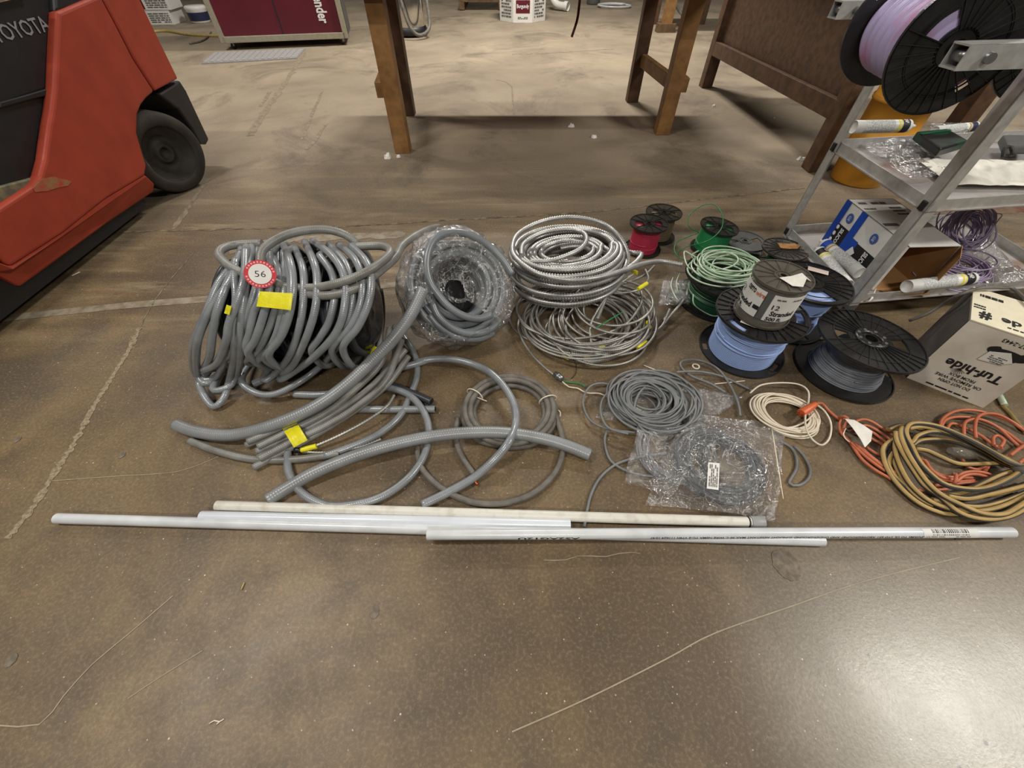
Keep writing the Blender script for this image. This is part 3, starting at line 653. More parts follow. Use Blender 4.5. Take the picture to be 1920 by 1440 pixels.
# reel arms: open channels sticking out to the left at the top
arm = {}
for k, (q, tip) in enumerate(((FL, P(1790, 105, .862)), (BL, P(1566, 18, .862)))):
    a_ = V((tip.x, tip.y, .862)); b_ = a_ + ux * .85
    mb = MB()
    mb.beam(a_ + V((0, 0, .022)), b_ + V((0, 0, .022)), .048, .004); mb.beam(a_ - V((0, 0, .022)), b_ - V((0, 0, .022)), .048, .004)
    for sg in (1, -1): mb.prism([a_ + uy * .022 * sg - up * .024, b_ + uy * .022 * sg - up * .024, b_ + uy * .022 * sg + up * .024, a_ + uy * .022 * sg + up * .024], uy * .003 * sg)
    mb.build('reel_arm', M['alu'], rk)
    mb = MB(); mb.cyl(a_ + ux * .02 - uy * .018, a_ + ux * .02 + uy * .018, .012, 14); mb.build('bolt', M['galv'], rk)
    arm[k] = a_
rodA = arm[0] + ux * .07; rodB = arm[1] + ux * .07
mb = MB(); mb.cyl(rodA - (rodB - rodA) * .05, rodB + (rodB - rodA) * .03, .011, 14); mb.build('reel_rod', M['galv'], rk)
r2A, r2B = rodA + ux * .33, rodB + ux * .33
mb = MB(); mb.cyl(r2A, r2B, .011, 14); mb.build('reel_rod', M['galv'], rk)
mb = MB(); mb.beam(PY(1855, 130, 1.5), PY(1900, 150, 1.46), .03, .02); mb.build('cross_bar', M['alu'], rk)

# ================================================================== REELS
def flange(mb, Mx, R, th, hole=.12, wins=(), ribs=12, rim=True, nseg=48, rib0=.28, side=1, step=True):
    rad = sorted(set([hole, 1.0, .3, .62] + [x for w_ in wins for x in w_[:2]])); k = len(mb.v)
    def openc(i, j):
        rm = (rad[i] + rad[i + 1]) / 2; am = (j + .5) / nseg * 360
        return any(w_[0] < rm < w_[1] and ((am - w_[2]) % 360) < w_[3] for w_ in wins)
    nr = len(rad)
    for z in (0, th):
        for r_ in rad:
            for j in range(nseg): mb.v.append(Mx @ V((R * r_ * cos(2 * pi * j / nseg), R * r_ * sin(2 * pi * j / nseg), z)))
    def id_(z, i, j): return k + z * nr * nseg + i * nseg + j % nseg
    for i in range(nr - 1):
        for j in range(nseg):
            if openc(i, j): continue
            mb.face([id_(1, i, j), id_(1, i + 1, j), id_(1, i + 1, j + 1), id_(1, i, j + 1)])
            mb.face([id_(0, i, j), id_(0, i, j + 1), id_(0, i + 1, j + 1), id_(0, i + 1, j)])
            if i == nr - 2 or openc(i + 1, j): mb.face([id_(0, i + 1, j), id_(0, i + 1, j + 1), id_(1, i + 1, j + 1), id_(1, i + 1, j)])
            if i == 0 or openc(i - 1, j): mb.face([id_(0, i, j), id_(1, i, j), id_(1, i, j + 1), id_(0, i, j + 1)])
            if openc(i, (j + 1) % nseg): mb.face([id_(0, i, j + 1), id_(1, i, j + 1), id_(1, i + 1, j + 1), id_(0, i + 1, j + 1)])
            if openc(i, (j - 1) % nseg): mb.face([id_(0, i, j), id_(0, i + 1, j), id_(1, i + 1, j), id_(1, i, j)])
    zt = th if side > 0 else -.003
    for q in range(ribs):
        a = 2 * pi * q / ribs + .05
        if any(((math.degrees(a) - w_[2]) % 360) < w_[3] for w_ in wins): continue
        Rm = Mx @ Matrix.Rotation(a, 4, 'Z'); b = len(mb.v)
        c = Rm @ V((R * (rib0 + .97) / 2, 0, zt + .0015)); mb.box(c, (R * (.97 - rib0), .0022, .004), Rm.to_3x3())
    rr = ([(hole, .004)] if hole else []) + [(.28, .003)] + ([(.985, .004)] if rim else []) + ([(.7, .002)] if ribs > 16 else [])
    for fr, h_ in rr:
        mb.lathe([(R * fr - .002, zt), (R * fr - .002, zt + h_), (R * fr + .002, zt + h_), (R * fr + .002, zt)], nseg, Mx, False)
def reel(name, label, c, H, R, Rw, wire, fm, z0=0.0, tilt=(0, 0), wins=((.3, .72, 155, 50), (.3, .72, 335, 50)), ribs=12, wr=.0022, prof=None, th=.005, Mx=None, rot=0, group=None, Rb=None, fill=.97, loose=2, bwins=None, cat='reel', seed=1):
    root = thing(name, (c[0], c[1], z0) if Mx is None else Mx.translation, label, cat, group)
    if Mx is None:
        zax = V((tilt[0], tilt[1], 1)).normalized(); xax = V((1, 0, 0)); xax = (xax - zax * xax.dot(zax)).normalized(); yax = zax.cross(xax)
        Mx = Matrix.Translation((c[0], c[1], z0)) @ Matrix((xax, yax, zax)).transposed().to_4x4()
    Mr = Mx @ Matrix.Rotation(radians(rot), 4, 'Z')
    mb = MB(); flange(mb, Mr @ Matrix.Translation((0, 0, H - th)), R, th, .13, wins, ribs); mb.build('top_flange', fm, root)
    mb = MB(); flange(mb, Mr, Rb or R, th, .13, wins if bwins is None else bwins, 0); mb.build('bottom_flange', fm, root)
    mb = MB(); mb.lathe([(R * .13, .001), (R * .13, H - .001)], 24, Mx); mb.lathe([(R * .3, th), (R * .3, H - th)], 32, Mx); mb.build('hub', M['reel'], root)
    n = int((H - 2 * th) * fill / (2 * wr)); pr = []; prof = prof or (lambda t: 1.0)
    for i in range(n):
        for s_ in (0, .33, .67):
            t = (i + s_) / n; pr.append((Rw * prof(t) - wr * (.9 if s_ == 0 else 0), th + (H - 2 * th) * fill * t))
    pr.insert(0, (R * .3, th)); pr.append((R * .3, th + (H - 2 * th) * fill))
    mb = MB(); mb.lathe(pr, 52, Mx); rnd = random.Random(seed)
    for q in range(loose):
        z1 = rnd.uniform(.15, .85); z2 = min(.95, max(.05, z1 + rnd.uniform(-.25, .25))); a0 = rnd.uniform(0, 6.28); pts = []
        for i in range(49):
            t = i / 48; zz = z1 + (z2 - z1) * t
            pts.append(Mx @ V(((Rw * prof(zz) + wr * .5) * cos(a0 + 6.28 * t), (Rw * prof(zz) + wr * .5) * sin(a0 + 6.28 * t), th + (H - 2 * th) * fill * zz)))
        mb.tube(pts, wr, 6)
    mb.build('wound_wire', wire, root)
    return root, Mx
reel('wire_reel', 'small smoky reel of crimson red wire behind the steel conduit coil', (.652, 1.80), .135, .09, .066, M['redwire'], M['smoky'], rot=0, seed=2, group='small wire reels', fill=.97)
reel('wire_reel', 'small dark reel of tan wire half hidden behind the red wire reel', (.755, 1.92), .13, .088, .064, M['tanwire'], M['smoky'], rot=-18, seed=3, group='small wire reels', fill=.97)
reel('wire_reel', 'small reel of bright green wire with one loose loop standing up', (.985, 1.80), .12, .09, .074, M['green'], M['smoky'], rot=-20, seed=4, group='small wire reels', tilt=(.08, .0))
mb = MB(); mb.tube(cr([P(1296, 492, .03), P(1268, 478, .05), P(1268, 455, .06), P(1300, 440, .08), P(1310, 436, .09), P(1292, 425, .12), P(1292, 404, .15), P(1318, 385, .17), P(1340, 384, .18), P(1354, 402, .17), P(1354, 425, .14), P(1340, 443, .12), P(1318, 455, .1), P(1290, 462, .05), P(1265, 475, .02)]), .0022, 6)
tag(mb.build('loose_wire', M['green']), 'single loop of thin green wire rising from the green reel', 'wire')
reel('wire_reel', 'nearly empty reel with a flat grey flange right of the green wire', (1.15, 1.80), .045, .098, .04, M['greywire'], M['greyreel'], wins=((.35, .8, 345, 38), (.35, .7, 165, 30)), ribs=0, seed=5, loose=0)
reel('wire_reel', 'reel with dusty brown flange and dark green wire before the cart corner', (1.235, 1.625), .105, .095, .05, M['gdark'], M['reeldull'], wins=(), ribs=18, seed=6, rot=10)
p = P(1478, 461, .112); mb = MB(); mb.prism([p + V((x, y, 0)) for x, y in ((-.045, -.02), (-.01, -.028), (.03, -.026), (.05, -.005), (.035, .018), (-.01, .012), (-.04, .022))], (0, 0, .003)); tag(mb.build('torn_sticker', mat('kraft_sticker', (190, 140, 84), .7, rgb2=(150, 104, 60), scale=40)), 'torn tan paper stuck on the dusty brown flanged reel', 'sticker')
# striped wire reel with a loose hank on top
WIN2 = ((.36, .86, 20, 48), (.36, .86, 140, 48), (.36, .86, 262, 48))
sr, _ = reel('wire_reel', 'wide black reel of striped green wire under a pale green hank', (.885, 1.395), .125, .165, .125, M['gstripe'], M['reel'], wins=WIN2, ribs=24, wr=.0026, loose=5, seed=8, rot=10)
mb = MB(); mb.tube(coil(P(1360, 502, .15), .105, 20, .045, .0032, 21, .3, .04, .8, .2, z0=.136), .0034, 6); hk = mb.build('wire_hank', M['gw'])
mb = MB(); tag(hk, 'loose hank of pale green and white wire heaped on the black reel', 'wire coil')
mb = MB()
mb.tube(tr([(1338, 500, .165), (1300, 480, .16), (1283, 472, .155), (1290, 500, .15), (1320, 515, .145)], .01), .003, 6)
mb.tube(tr([(1310, 470, .175), (1297, 478, .16), (1300, 485, .15)], .01), .003, 6)
mb.tube(tr([(1360, 530, .14), (1378, 540, .13)], .01), .003, 6); mb.build('loose_loop', M['gw'], hk)
mb = MB(); mb.tube(tr([(1300, 552, .1), (1300, 568, .07), (1312, 580, .04), (1335, 592, .02), (1350, 592, .02)], .01), .0026, 6); mb.build('loose_strand', M['gw'], sr)
# blue reels
BW = ((.72, .9, 195, 32), (.72, .9, 330, 32), (.72, .9, 60, 32))
br, bm = reel('cable_reel', 'large black reel of light blue wire carrying the labelled small reel', (.878, 1.085), .18, .152, .118, M['bluewire'], M['reel'], wins=BW, ribs=30, wr=.003, loose=4, seed=9, rot=0, bwins=((.82, .93, 168, 12), (.82, .93, 300, 22)), tilt=(-.02, 0))
patch(br, flat(P(1403, 607, .186), (.8, -.6, 0), (.6, .8, 0), .001), .05, .018, M['paper'], 'paper_label')
br2, _ = reel('cable_reel', 'second black reel of light blue wire, half empty, by the cart post', (1.12, 1.245), .195, .138, .1, M['bluewire'], M['reel'], wins=((.4, .85, 235, 60), (.4, .85, 110, 50)), ribs=26, wr=.0028, loose=4, seed=10, prof=lambda t: .86 + .22 * abs(2 * t - .75) if t > .25 else .98, rot=0)
patch(br2, flat(P(1533, 509, .2), (.85, -.5, 0), (.5, .85, 0), .004), .07, .03, M['paperpink'], 'paper_label')
# labelled small reel on top of the blue one
LC = V((.862, 1.075, .187)); LH = .15; LR = .09
lr, lm = reel('wire_reel', 'small clear reel with a white printed label standing on the blue reel', LC.xy, LH, LR, .068, M['greywire'], M['smoky2'], z0=LC.z, wins=(), ribs=14, loose=0, seed=11)
mb = MB(); mb.lathe([(LR * .93, .004), (LR * .95, LH - .006)], 56, lm); mb.build('clear_wrap', M['clearpl'], lr)
def lab(a0, z0_): return lambda x, y: lm @ V(((LR * .965) * cos(a0 + x / (LR * .965)), (LR * .965) * sin(a0 + x / (LR * .965)), z0_ + y))
def lab2(a0, z0_): return lambda x, y: lm @ V(((LR * .98) * cos(a0 + x / (LR * .98)), (LR * .98) * sin(a0 + x / (LR * .98)), z0_ + y))
for a0, wd in ((radians(-178), .125), (radians(-84), .115)):
    patch(lr, lab(a0, .082), wd, .098, M['white'], 'paper_label', nx=20)
patch(lr, lab(radians(-128), .082), .02, .098, M['greyreel'], 'label_band', nx=4)
A1 = radians(-172); A2 = radians(-88)
letter(lr, 'cerro', lab2(A1 + .02, .116), .036, .017, M['ink'], .02); letter(lr, 'wire', lab2(A1 + .44, .114), .032, .016, mat('orange_ink', (214, 120, 80), .6), .02)
letter(lr, '12', lab2(A1 - .46, .093), .024, .017, M['ink'], .01); letter(lr, 'Stranded', lab2(A1 - .16, .067), .082, .02, M['ink'], .03); letter(lr, '500 ft.', lab2(A1 - .34, .044), .052, .016, M['ink'], .03)
patch(lr, lab2(A1 + .5, .068), .02, .014, M['ink'], 'print_patch', nx=3)
lines(lr, lab2(A2, .117), .08, .01, 1, M['faint_ink'], 3); letter(lr, '12', lab2(A2 - .35, .088), .022, .017, M['ink'], .01); letter(lr, 'Stranded', lab2(A2 - .0, .065), .076, .019, M['ink'], .03); letter(lr, '500 ft.', lab2(A2 - .2, .043), .05, .015, M['ink'], .03)
mb = MB(); rnd = random.Random(3); c0 = P(1490, 529, LC.z + LH + .004)
pp = [c0 + V((x, y, z)) for x, y, z in ((-.04, .02, .002), (-.005, .022, .006), (.03, .03, .012), (.05, .0, .002), (.03, .0, .012), (.01, -.03, .003), (-.02, -.025, .003))]
mb.prism(pp, (0, 0, .0012)); mb.build('peeled_sticker', M['paper'], lr)
# black reel of grey wire
gr, gm = reel('cable_reel', 'wide black reel of dark grey wire beside the printed carton', (1.21, .978), .15, .162, .1, M['greywire'], M['reel'], wins=((.42, .68, 148, 30), (.42, .68, 328, 30)), ribs=34, wr=.003, loose=6, seed=12, tilt=(.04, .03), bwins=(), fill=.75, prof=lambda t: 1.18 - .4 * t)
mb = MB(); mb.lathe([(.05, .15), (.05, .158), (.03, .158), (.03, .15)], 32, gm); mb.build('hub_ring', M['reel'], gr)
for k in range(8):
    a_ = k * pi / 4; mb = MB(); mb.cyl(gm @ V((.041 * cos(a_), .041 * sin(a_), .15)), gm @ V((.041 * cos(a_), .041 * sin(a_), .16)), .005, 8); mb.build('hub_pin', M['greyreel'], gr)
# big reel hung on the arms
ax = (rodB - rodA).normalized(); zA = rodA + ax * .10; Rb_ = .152; Hb = .30
zax = ax; xax = V((1, 0, 0)); xax = (xax - zax * xax.dot(zax)).normalized(); yax = zax.cross(xax)
Mh = Matrix.Translation(zA + V((.0, 0, -.005))) @ Matrix((xax, yax, zax)).transposed().to_4x4()
def hung(label, Mh, wire, R, Rw, H, seed):
    root = thing('cable_reel', Mh.translation, label, 'reel', 'reels hung on the cart arms')
    W3 = ((.34, .62, 195, 45), (.62, .8, 40, 10))
    mb = MB(); flange(mb, Mh, R, .006, .13, W3, 30, side=-1); mb.build('near_flange', M['reel'], root)
    mb = MB(); flange(mb, Mh @ Matrix.Translation((0, 0, H)), R, .006, .13, ((.82, .95, 210, 14),), 0); mb.build('far_flange', M['reel'], root)
    mb = MB(); mb.lathe([(R * .13, 0), (R * .13, H)], 24, Mh); mb.build('hub', M['reel'], root)
    n = int((H - .01) / .006); pr = [(R * .13, .007)]
    for i in range(n):
        for s_ in (0, .33, .67): pr.append((Rw * (1 + .03 * sin(i * .9)) - (.002 if s_ == 0 else 0), .008 + (H - .016) * (i + s_) / n))
    pr.append((R * .13, H - .006)); mb = MB(); mb.lathe(pr, 52, Mh); mb.build('wound_wire', wire, root)
hung('large black reel of violet and pink wire hung on the near rod', Mh, M['pinkwire'], .144, .103, .3, 1)
hung('black reel of bright red wire hung behind the violet one', Matrix.Translation(ux * .33 + ax * .02) @ Mh, M['reddrum'], .13, .1, .28, 2)

# ================================================================== ON THE CART
def caulk(p0, p1, label, r=.024, band='tyel', nozzle=True, logo=True, second=None, name='sealant_tube'):
    p0, p1 = V(p0), V(p1); d_ = (p1 - p0).normalized(); L = (p1 - p0).length
    s_ = V((0, 0, 1)) - d_ * d_.z; s_.normalize(); t_ = d_.cross(s_)
    Mx = Matrix.Translation(p0) @ Matrix((s_, t_, d_)).transposed().to_4x4()
    o = thing(name, p0, label, 'tube')
    mb = MB(); mb.lathe([(0, .006), (r * .93, .006), (r * .93, 0), (r, 0), (r, L * .86), (r * .98, L * .88), (r * .8, L * .9), (r * .35, L * .93), (r * .3, L * .94)], 28, Mx); body = mb.build('tube_body', M['capw'], o)
    if nozzle: mb = MB(); mb.lathe([(r * .3, L * .92), (r * .26, L * .97), (r * .14, L), (0, L)], 16, Mx); mb.build('nozzle', M['capw'], o)
    for a_, b_, mm, nm in ((.14, .6, 'tgrey', 'fine_print'), (.66, .69, band, 'colour_band'), (.705, .72, band, 'colour_band'), (.725, .84, 'ink', 'dark_band')):
        mb = MB(); mb.lathe([(r * 1.012, L * a_), (r * 1.012, L * b_)], 28, Mx); mb.build(nm, M[mm] if second is None or mm != 'ink' else M[second], o)
    if logo: letter(o, 'DAP', lambda x, y: Mx @ V(((r * 1.03) * cos(.35 + x / r), (r * 1.03) * sin(.35 + x / r), L * .78 + y)), r * .9, L * .06, M['white_text'], .03)
    return o
zl = .122
caulk(P(1600, 238, .495), P(1716, 236, .495), 'grey and yellow banded sealant tube on the upper shelf corner')
caulk(P(1700, 537, .157), P(1838, 520, .157), 'white sealant tube lying along the front edge of lower shelf')
caulk(P(1588, 535, zl), P(1530, 463, zl), 'white sealant tube with yellow band nearest the lower shelf edge')
t2 = caulk(P(1612, 512, zl + .02), P(1537, 450, zl + .02), 'white, gold and blue sealant tube leaning against the blue box', band='tgold', second='blue', logo=False)
# blue and white sealant carton
bA = P(1545, 436, .1); bB = P(1640, 545, .1); 
b0 = V((1.44, 1.70, .1)); b1 = V((1.455, 1.32, .1)); e1 = (b1 - b0); e1.z = 0; LB = e1.length; e1.normalize(); e2 = V((-e1.y, e1.x, 0)); HB = .195; WB = .2
sb = thing('sealant_carton', b0 + e1 * LB / 2 + e2 * WB / 2, 'blue, black and white sealant carton on the lower cart shelf', 'box')
tk = .003
def wall(nm, poly, off, m_): mb = MB(); mb.prism(poly, off); mb.build(nm, M[m_], sb)
zt_ = up * HB
wall('carton_side', [b0, b1, b1 + zt_, b0 + zt_], e2 * tk, 'white'); wall('carton_side', [b0 + e2 * WB, b1 + e2 * WB, b1 + e2 * WB + zt_, b0 + e2 * WB + zt_], -e2 * tk, 'white')
wall('carton_back', [b0, b0 + e2 * WB, b0 + e2 * WB + zt_, b0 + zt_], e1 * tk, 'white'); wall('carton_top', [b0 + zt_, b1 + zt_, b1 + e2 * WB + zt_, b0 + e2 * WB + zt_], -up * tk, 'white')
for q_, o_ in ((b0 + e2 * .004, e2 * .001), (b0 + e2 * (WB - .004), -e2 * .001)): wall('carton_lining', [q_ + up * .002, q_ + e1 * (LB - .001) + up * .002, q_ + e1 * (LB - .001) + zt_ - up * .004, q_ + zt_ - up * .004], o_, 'card')
wall('carton_lining', [b0 + e1 * .005, b0 + e1 * .005 + e2 * WB, b0 + e1 * .005 + e2 * WB + zt_ * .98, b0 + e1 * .005 + zt_ * .98], e1 * .001, 'card')
wall('carton_bottom', [b0 + up * .001, b1 + up * .001, b1 + e2 * WB + up * .001, b0 + e2 * WB + up * .001], up * tk, 'card')
wall('end_flap', [b1 + e2 * .03 + up * .001, b1 + e2 * WB + up * .001, b1 + e2 * (WB - .01) + e1 * .05 + up * .012, b1 + e2 * .05 + e1 * .05 + up * .012], up * tk, 'card')
wall('end_flap', [b1 + e2 * WB, b1 + e2 * WB + zt_, b1 + e2 * (WB - .03) + e1 * .05 + zt_ * .9, b1 + e2 * (WB - .03) + e1 * .05 + zt_ * .1], e2 * tk, 'card')
sf = flat(b0 + V((0, 0, 0)), e1, up, .0012); sf2 = flat(b0, e1, up, .0022)
def pu(u0, u1, v0, v1, m_, f_=None): patch(sb, f_ or sf, (u1 - u0) * LB, (v1 - v0) * HB, M[m_], cx=(u0 + u1) / 2 * LB, cy=(v0 + v1) / 2 * HB)
pu(0, .09, 0, 1, 'blue'); pu(.09, .28, .02, .55, 'ink'); pu(.28, .38, 0, 1, 'blue'); pu(.38, .48, 0, .5, 'blue'); pu(.48, .84, 0, .48, 'ink')
mb = MB(); mb.quad(sf2(.4 * LB, .18 * HB), sf2(.47 * LB, .1 * HB), sf2(.52 * LB, .3 * HB), sf2(.45 * LB, .38 * HB)); mb.build('print_patch', M['white_text'], sb)
letter(sb, 'SILICONE', flat(b0 + e1 * (.2 * LB) + V((0, 0, .055)), -up, e1, .005), .092, .02, M['white_text'], .03)
letter(sb, 'SILICONE', flat(b0 + e1 * (.66 * LB) + V((0, 0, .05)), -up, e1, .005), .082, .024, M['white_text'], .03)
for x, z in ((.19 * LB, .75 * HB), (.62 * LB, .74 * HB)):
    cc = b0 + e1 * x + V((0, 0, z)); mb = MB(); mb.v = [cc + e1 * (.019 * cos(i * pi / 12)) + up * (.02 * sin(i * pi / 12)) + e2 * -.003 for i in range(24)]; mb.face(list(range(24))); mb.build('roundel', M['gepale'], sb)
    letter(sb, 'GE', flat(cc, -up, e1, .0045), .02, .013, M['white_text'], .0)
for k in range(3):
    cc = b0 + e1 * (.115 * LB) + V((0, 0, .095 - k * .028)); mb = MB(); mb.v = [cc + e1 * (.008 * cos(i * pi / 8)) + up * (.009 * sin(i * pi / 8)) + e2 * -.0045 for i in range(16)]; mb.face(list(range(16))); mb.build('roundel', M['white_text'], sb)
tf = flat(b0 + e1 * LB / 2 + e2 * WB / 2 + V((0, 0, HB)), e2, -e1, .001)
lines(sb, tf, .12, .03, 1, M['faint_ink'], 2, cy=.15, cx=-.02); lines(sb, tf, .05, .02, 1, M['faint_ink'], 4, cy=.1, cx=-.06); lines(sb, tf, .05, .08, 3, M['faint_ink'], 6, cx=.05, cy=.08)
patch(sb, tf, .06, .02, M['faint_ink'], cx=-.06, cy=-.03, name='print_patch')
# violet wire tangle and its bag
mb = MB(); mb.tube(coil((0, 0), .068, 34, .08, .003, 31, .32, .028, 1, 0, frame=Matrix.Translation(P(1790, 432, .2)) @ Matrix.Rotation(.9, 4, 'X')), .0026, 6)
mb.tube(coil((1.80, 1.42), .11, 26, .07, .003, 33, .35, .05, .8, 0, z0=.115), .0028, 6)
mb.tube(tr([(1800, 430, .25), (1830, 400, .27), (1846, 396, .28), (1842, 390, .28), (1820, 388, .28), (1795, 395, .25)], .01), .002, 5)
mb.tube(tr([(1820, 412, .25), (1850, 402, .28), (1878, 402, .28), (1870, 415, .25), (1845, 450, .18), (1830, 462, .15), (1808, 467, .15)], .01), .002, 5)
mb.tube(tr([(1745, 488, .14), (1770, 500, .14), (1800, 508, .15), (1830, 500, .16), (1855, 482, .17)], .01), .003, 6)
tag(mb.build('wire_tangle', M['violet']), 'tangled violet-grey wire heaped on the lower cart shelf', 'wire coil')
def sheet(quad_, nx, ny, amp, seed, name, m_, parent=None, zfn=None, ridge=True, round_=.0):
    mb = MB()
    a_, b_, c_, d_ = [V(q) for q in quad_]; rn = random.Random(seed); off = V((rn.random() * 50, rn.random() * 50, 0))
    for j in range(ny + 1):
        for i in range(nx + 1):
            u, v = i / nx, j / ny
            p = a_.lerp(b_, u).lerp(d_.lerp(c_, u), v)
            n1 = noise.noise(p * 9 + off); n2 = noise.noise(p * 24 + off); n3 = abs(noise.noise(p * 15 + off * 1.7))
            e = min(u, 1 - u, v, 1 - v)
            p = p + V((noise.noise(p * 7 + off * 2), noise.noise(p * 7 + off * 3), 0)) * amp * 1.2
            base = zfn(p) if zfn else p.z
            p.z = max(.003, base + amp * (n1 * .8 + n2 * .4 + (.5 - n3) * 1.1) * min(1, e * 8 + .25))
            mb.v.append(p)
    for j in range(ny):
        for i in range(nx):
            k = j * (nx + 1) + i; mb.face([k, k + 1, k + nx + 2, k + nx + 1], None, (i * 7 + j * 3) % 3 > 0)
    return mb.build(name, m_, parent)
o = sheet([P(1790, 445, .13), P(1838, 440, .15), P(1935, 520, .14), P(1880, 535, .13)], 22, 26, .018, 4, 'crumpled_wrap', M['whitefilm']); tag(o, 'crumpled clear and white plastic wrap at the right shelf end', 'plastic wrap')
o = sheet([P(1722, 500, .11), P(1860, 490, .11), P(1880, 540, .11), P(1712, 548, .11)], 22, 16, .01, 9, 'shelf_bag', M['film2']); tag(o, 'thin clear bag spread under the violet wire on the shelf', 'plastic bag')
o = sheet([P(1628, 566, .115), P(1636, 560, .115), P(1644, 540, .118), P(1640, 545, .118)], 4, 4, .003, 9, 'paper_slip', M['paper']); tag(o, 'small white paper slip beside the cart post on lower shelf', 'paper')
# upper shelf
o = sheet([P(1612, 265, .475), P(1720, 255, .475), P(1780, 330, .475), P(1700, 335, .475)], 26, 24, .02, 14, 'clear_bag', M['film']); tag(o, 'crumpled clear plastic bag on the left of the upper shelf', 'plastic bag')
mb = MB(); q = [P(1708, 262, .5), P(1765, 256, .5), P(1805, 280, .505), P(1752, 296, .505)]; mb.prism(q, (0, 0, .03)); pk = mb.build('dark_packet', M['greenpk'], None, .006); tag(pk, 'black and green packet on the upper cart shelf', 'packet')
mb = MB(); a_, b_ = q[0] + V((0, 0, .031)), q[1] + V((0, 0, .031)); mb.quad(a_.lerp(q[3] + V((0, 0, .031)), .1), b_.lerp(q[2] + V((0, 0, .031)), .1), b_.lerp(q[2] + V((0, 0, .031)), .22), a_.lerp(q[3] + V((0, 0, .031)), .22)); mb.build('green_stripe', M['gdark'], pk)
o = sheet([P(1722, 300, .48), P(1960, 300, .48), P(1975, 350, .48), P(1775, 345, .48)], 36, 14, .014, 17, 'white_rag', M['rag']); tag(o, 'white crumpled rag spread along the upper shelf front', 'cloth')
o = sheet([P(1735, 235, .49), P(1800, 228, .49), P(1825, 252, .49), P(1770, 258, .49)], 16, 12, .018, 19, 'plastic_packet', M['film']); tag(o, 'grey clear plastic packet at the back of the upper shelf', 'packet')
caulk(P(1752, 246, .5), P(1838, 236, .5), 'tan-banded tube lying at the back of the upper shelf', band='tgold', second='navy', logo=False, r=.018)
mb = MB(); q = [P(1868, 268, .49), P(1935, 268, .49), P(1935, 290, .49), P(1876, 290, .49)]; mb.prism(q, (0, 0, .03)); ck = mb.build('clamp_tray', M['greyreel'], None, .006); tag(ck, 'grey tray with a black clip at the right of the upper shelf', 'tray')
mb = MB(); mb.tube(cr([P(1880, 296, .5), P(1884, 278, .52), P(1896, 276, .52), P(1898, 292, .5)]), .006, 8); mb.build('clip', M['dark'], ck)

# ================================================================== PRINTED WIRE CARTON (right edge)
ca = P(1700, 708); cb = P(1843, 765); ce = (cb - ca).normalized(); cn = V((-ce.y, ce.x, 0)); CW, CD, CH = .40, .22, .255
CW = (cb - ca).length; lean = V((.012, .014, 0))
tc_ = thing('wire_carton', (ca + ce * CW / 2 + cn * CD / 2).to_tuple(), 'weathered grey cardboard wire carton printed upside down at the right edge', 'box')
T0, T1 = ca + lean + up * CH, cb + lean + up * CH
D1 = cn * CD
mb = MB(); mb.v = [ca, cb, cb + D1, ca + D1, T0, T1, T1 + D1, T0 + D1]
for f in ((0, 1, 5, 4), (2, 3, 7, 6), (1, 2, 6, 5), (3, 0, 4, 7), (0, 3, 2, 1)): mb.face(list(f))
body = mb.build('carton_body', M['greycard'], tc_)
mb = MB(); mb.prism([T0 + up * .001, T1 + up * .001, T1 + D1 + up * .001, T0 + D1 + up * .001], (0, 0, .004)); mb.build('top_flap', M['yellowcard'], tc_)
mb = MB(); o_ = -ce * .002; mb.quad(ca + o_, ca + D1 + o_, T0 + D1 + o_, T0 + o_); mb.build('shaded_side', M['side_shade'], tc_)  # shadow on the left side put into a darker card colour
vy = (T0 - ca).normalized(); fc = (ca + cb + T0 + T1) / 4
def face(cx, cy, e=.0015): return flat(fc + ce * cx + vy * cy, -ce, -vy, e)      # print reads upside down
HL = (T0 - ca).length; k_ = CW / .22
letter(tc_, 'Tuf-hide', face(.005 * k_, -.02), .15 * k_, .032, M['ink'], .03)
letter(tc_, 'DO NOT OPEN', face(.0, -.086), .085 * k_, .011, M['ink'], .01); letter(tc_, 'OR REMOVE WIRE', face(.0, -.07), .125 * k_, .011, M['ink'], .01); letter(tc_, 'FROM BOX', face(.0, -.054), .07 * k_, .011, M['ink'], .01)
letter(tc_, '800-327-2443', face(.04 * k_, .105), .10 * k_, .013, M['ink'], .01)
lines(tc_, face(.0, -.115), .12 * k_, .01, 1, M['ink'], 4)
mb = MB()                                                                          # hand hole
hc = fc + ce * .03 * k_ + vy * .062; nf = ce.cross(vy).normalized()
for i in range(40):
    t = 2 * pi * i / 40; x = .05 * k_ * cos(t); y = .02 * sin(t) + (.006 if abs(cos(t)) > .5 else -.001); mb.v.append(hc + ce * x + vy * y + nf * .0016)
mb.face(list(range(40))); mb.build('hand_hole', M['dark'], tc_)
mb = MB(); hp = fc + ce * .02 * k_ + vy * .042; mb.prism([hp + ce * x * k_ + vy * y + nf * .003 for x, y in ((-.035, -.018), (.012, -.012), (.035, .006), (.012, .034), (-.03, .018))], nf * .002); st = mb.build('torn_label', M['paper'], tc_)
lines(st, flat(hp + nf * .005, ce, vy, .001), .04, .025, 4, M['faint_ink'], 7)
mb = MB(); sp0 = fc - ce * .025 * k_ - vy * .042
for i in range(9):
    a_ = -2.6 + 2.1 * i / 8 ; 
    q = sp0 + vy * .016; e_ = q + (ce * cos(a_) + vy * sin(a_)) * .022; t_ = (e_ - q).normalized().cross(nf) * .0006
    mb.quad(q - t_ + nf * .002, e_ - t_ + nf * .002, e_ + t_ + nf * .002, q + t_ + nf * .002)
mb.build('strand_mark', M['ink'], tc_)
tp = (T0 + T1) / 2 + D1 / 2 + up * .005
def topf(cx, cy, e=.001): return flat(tp + ce * cx + cn * cy, -ce, -cn, e)
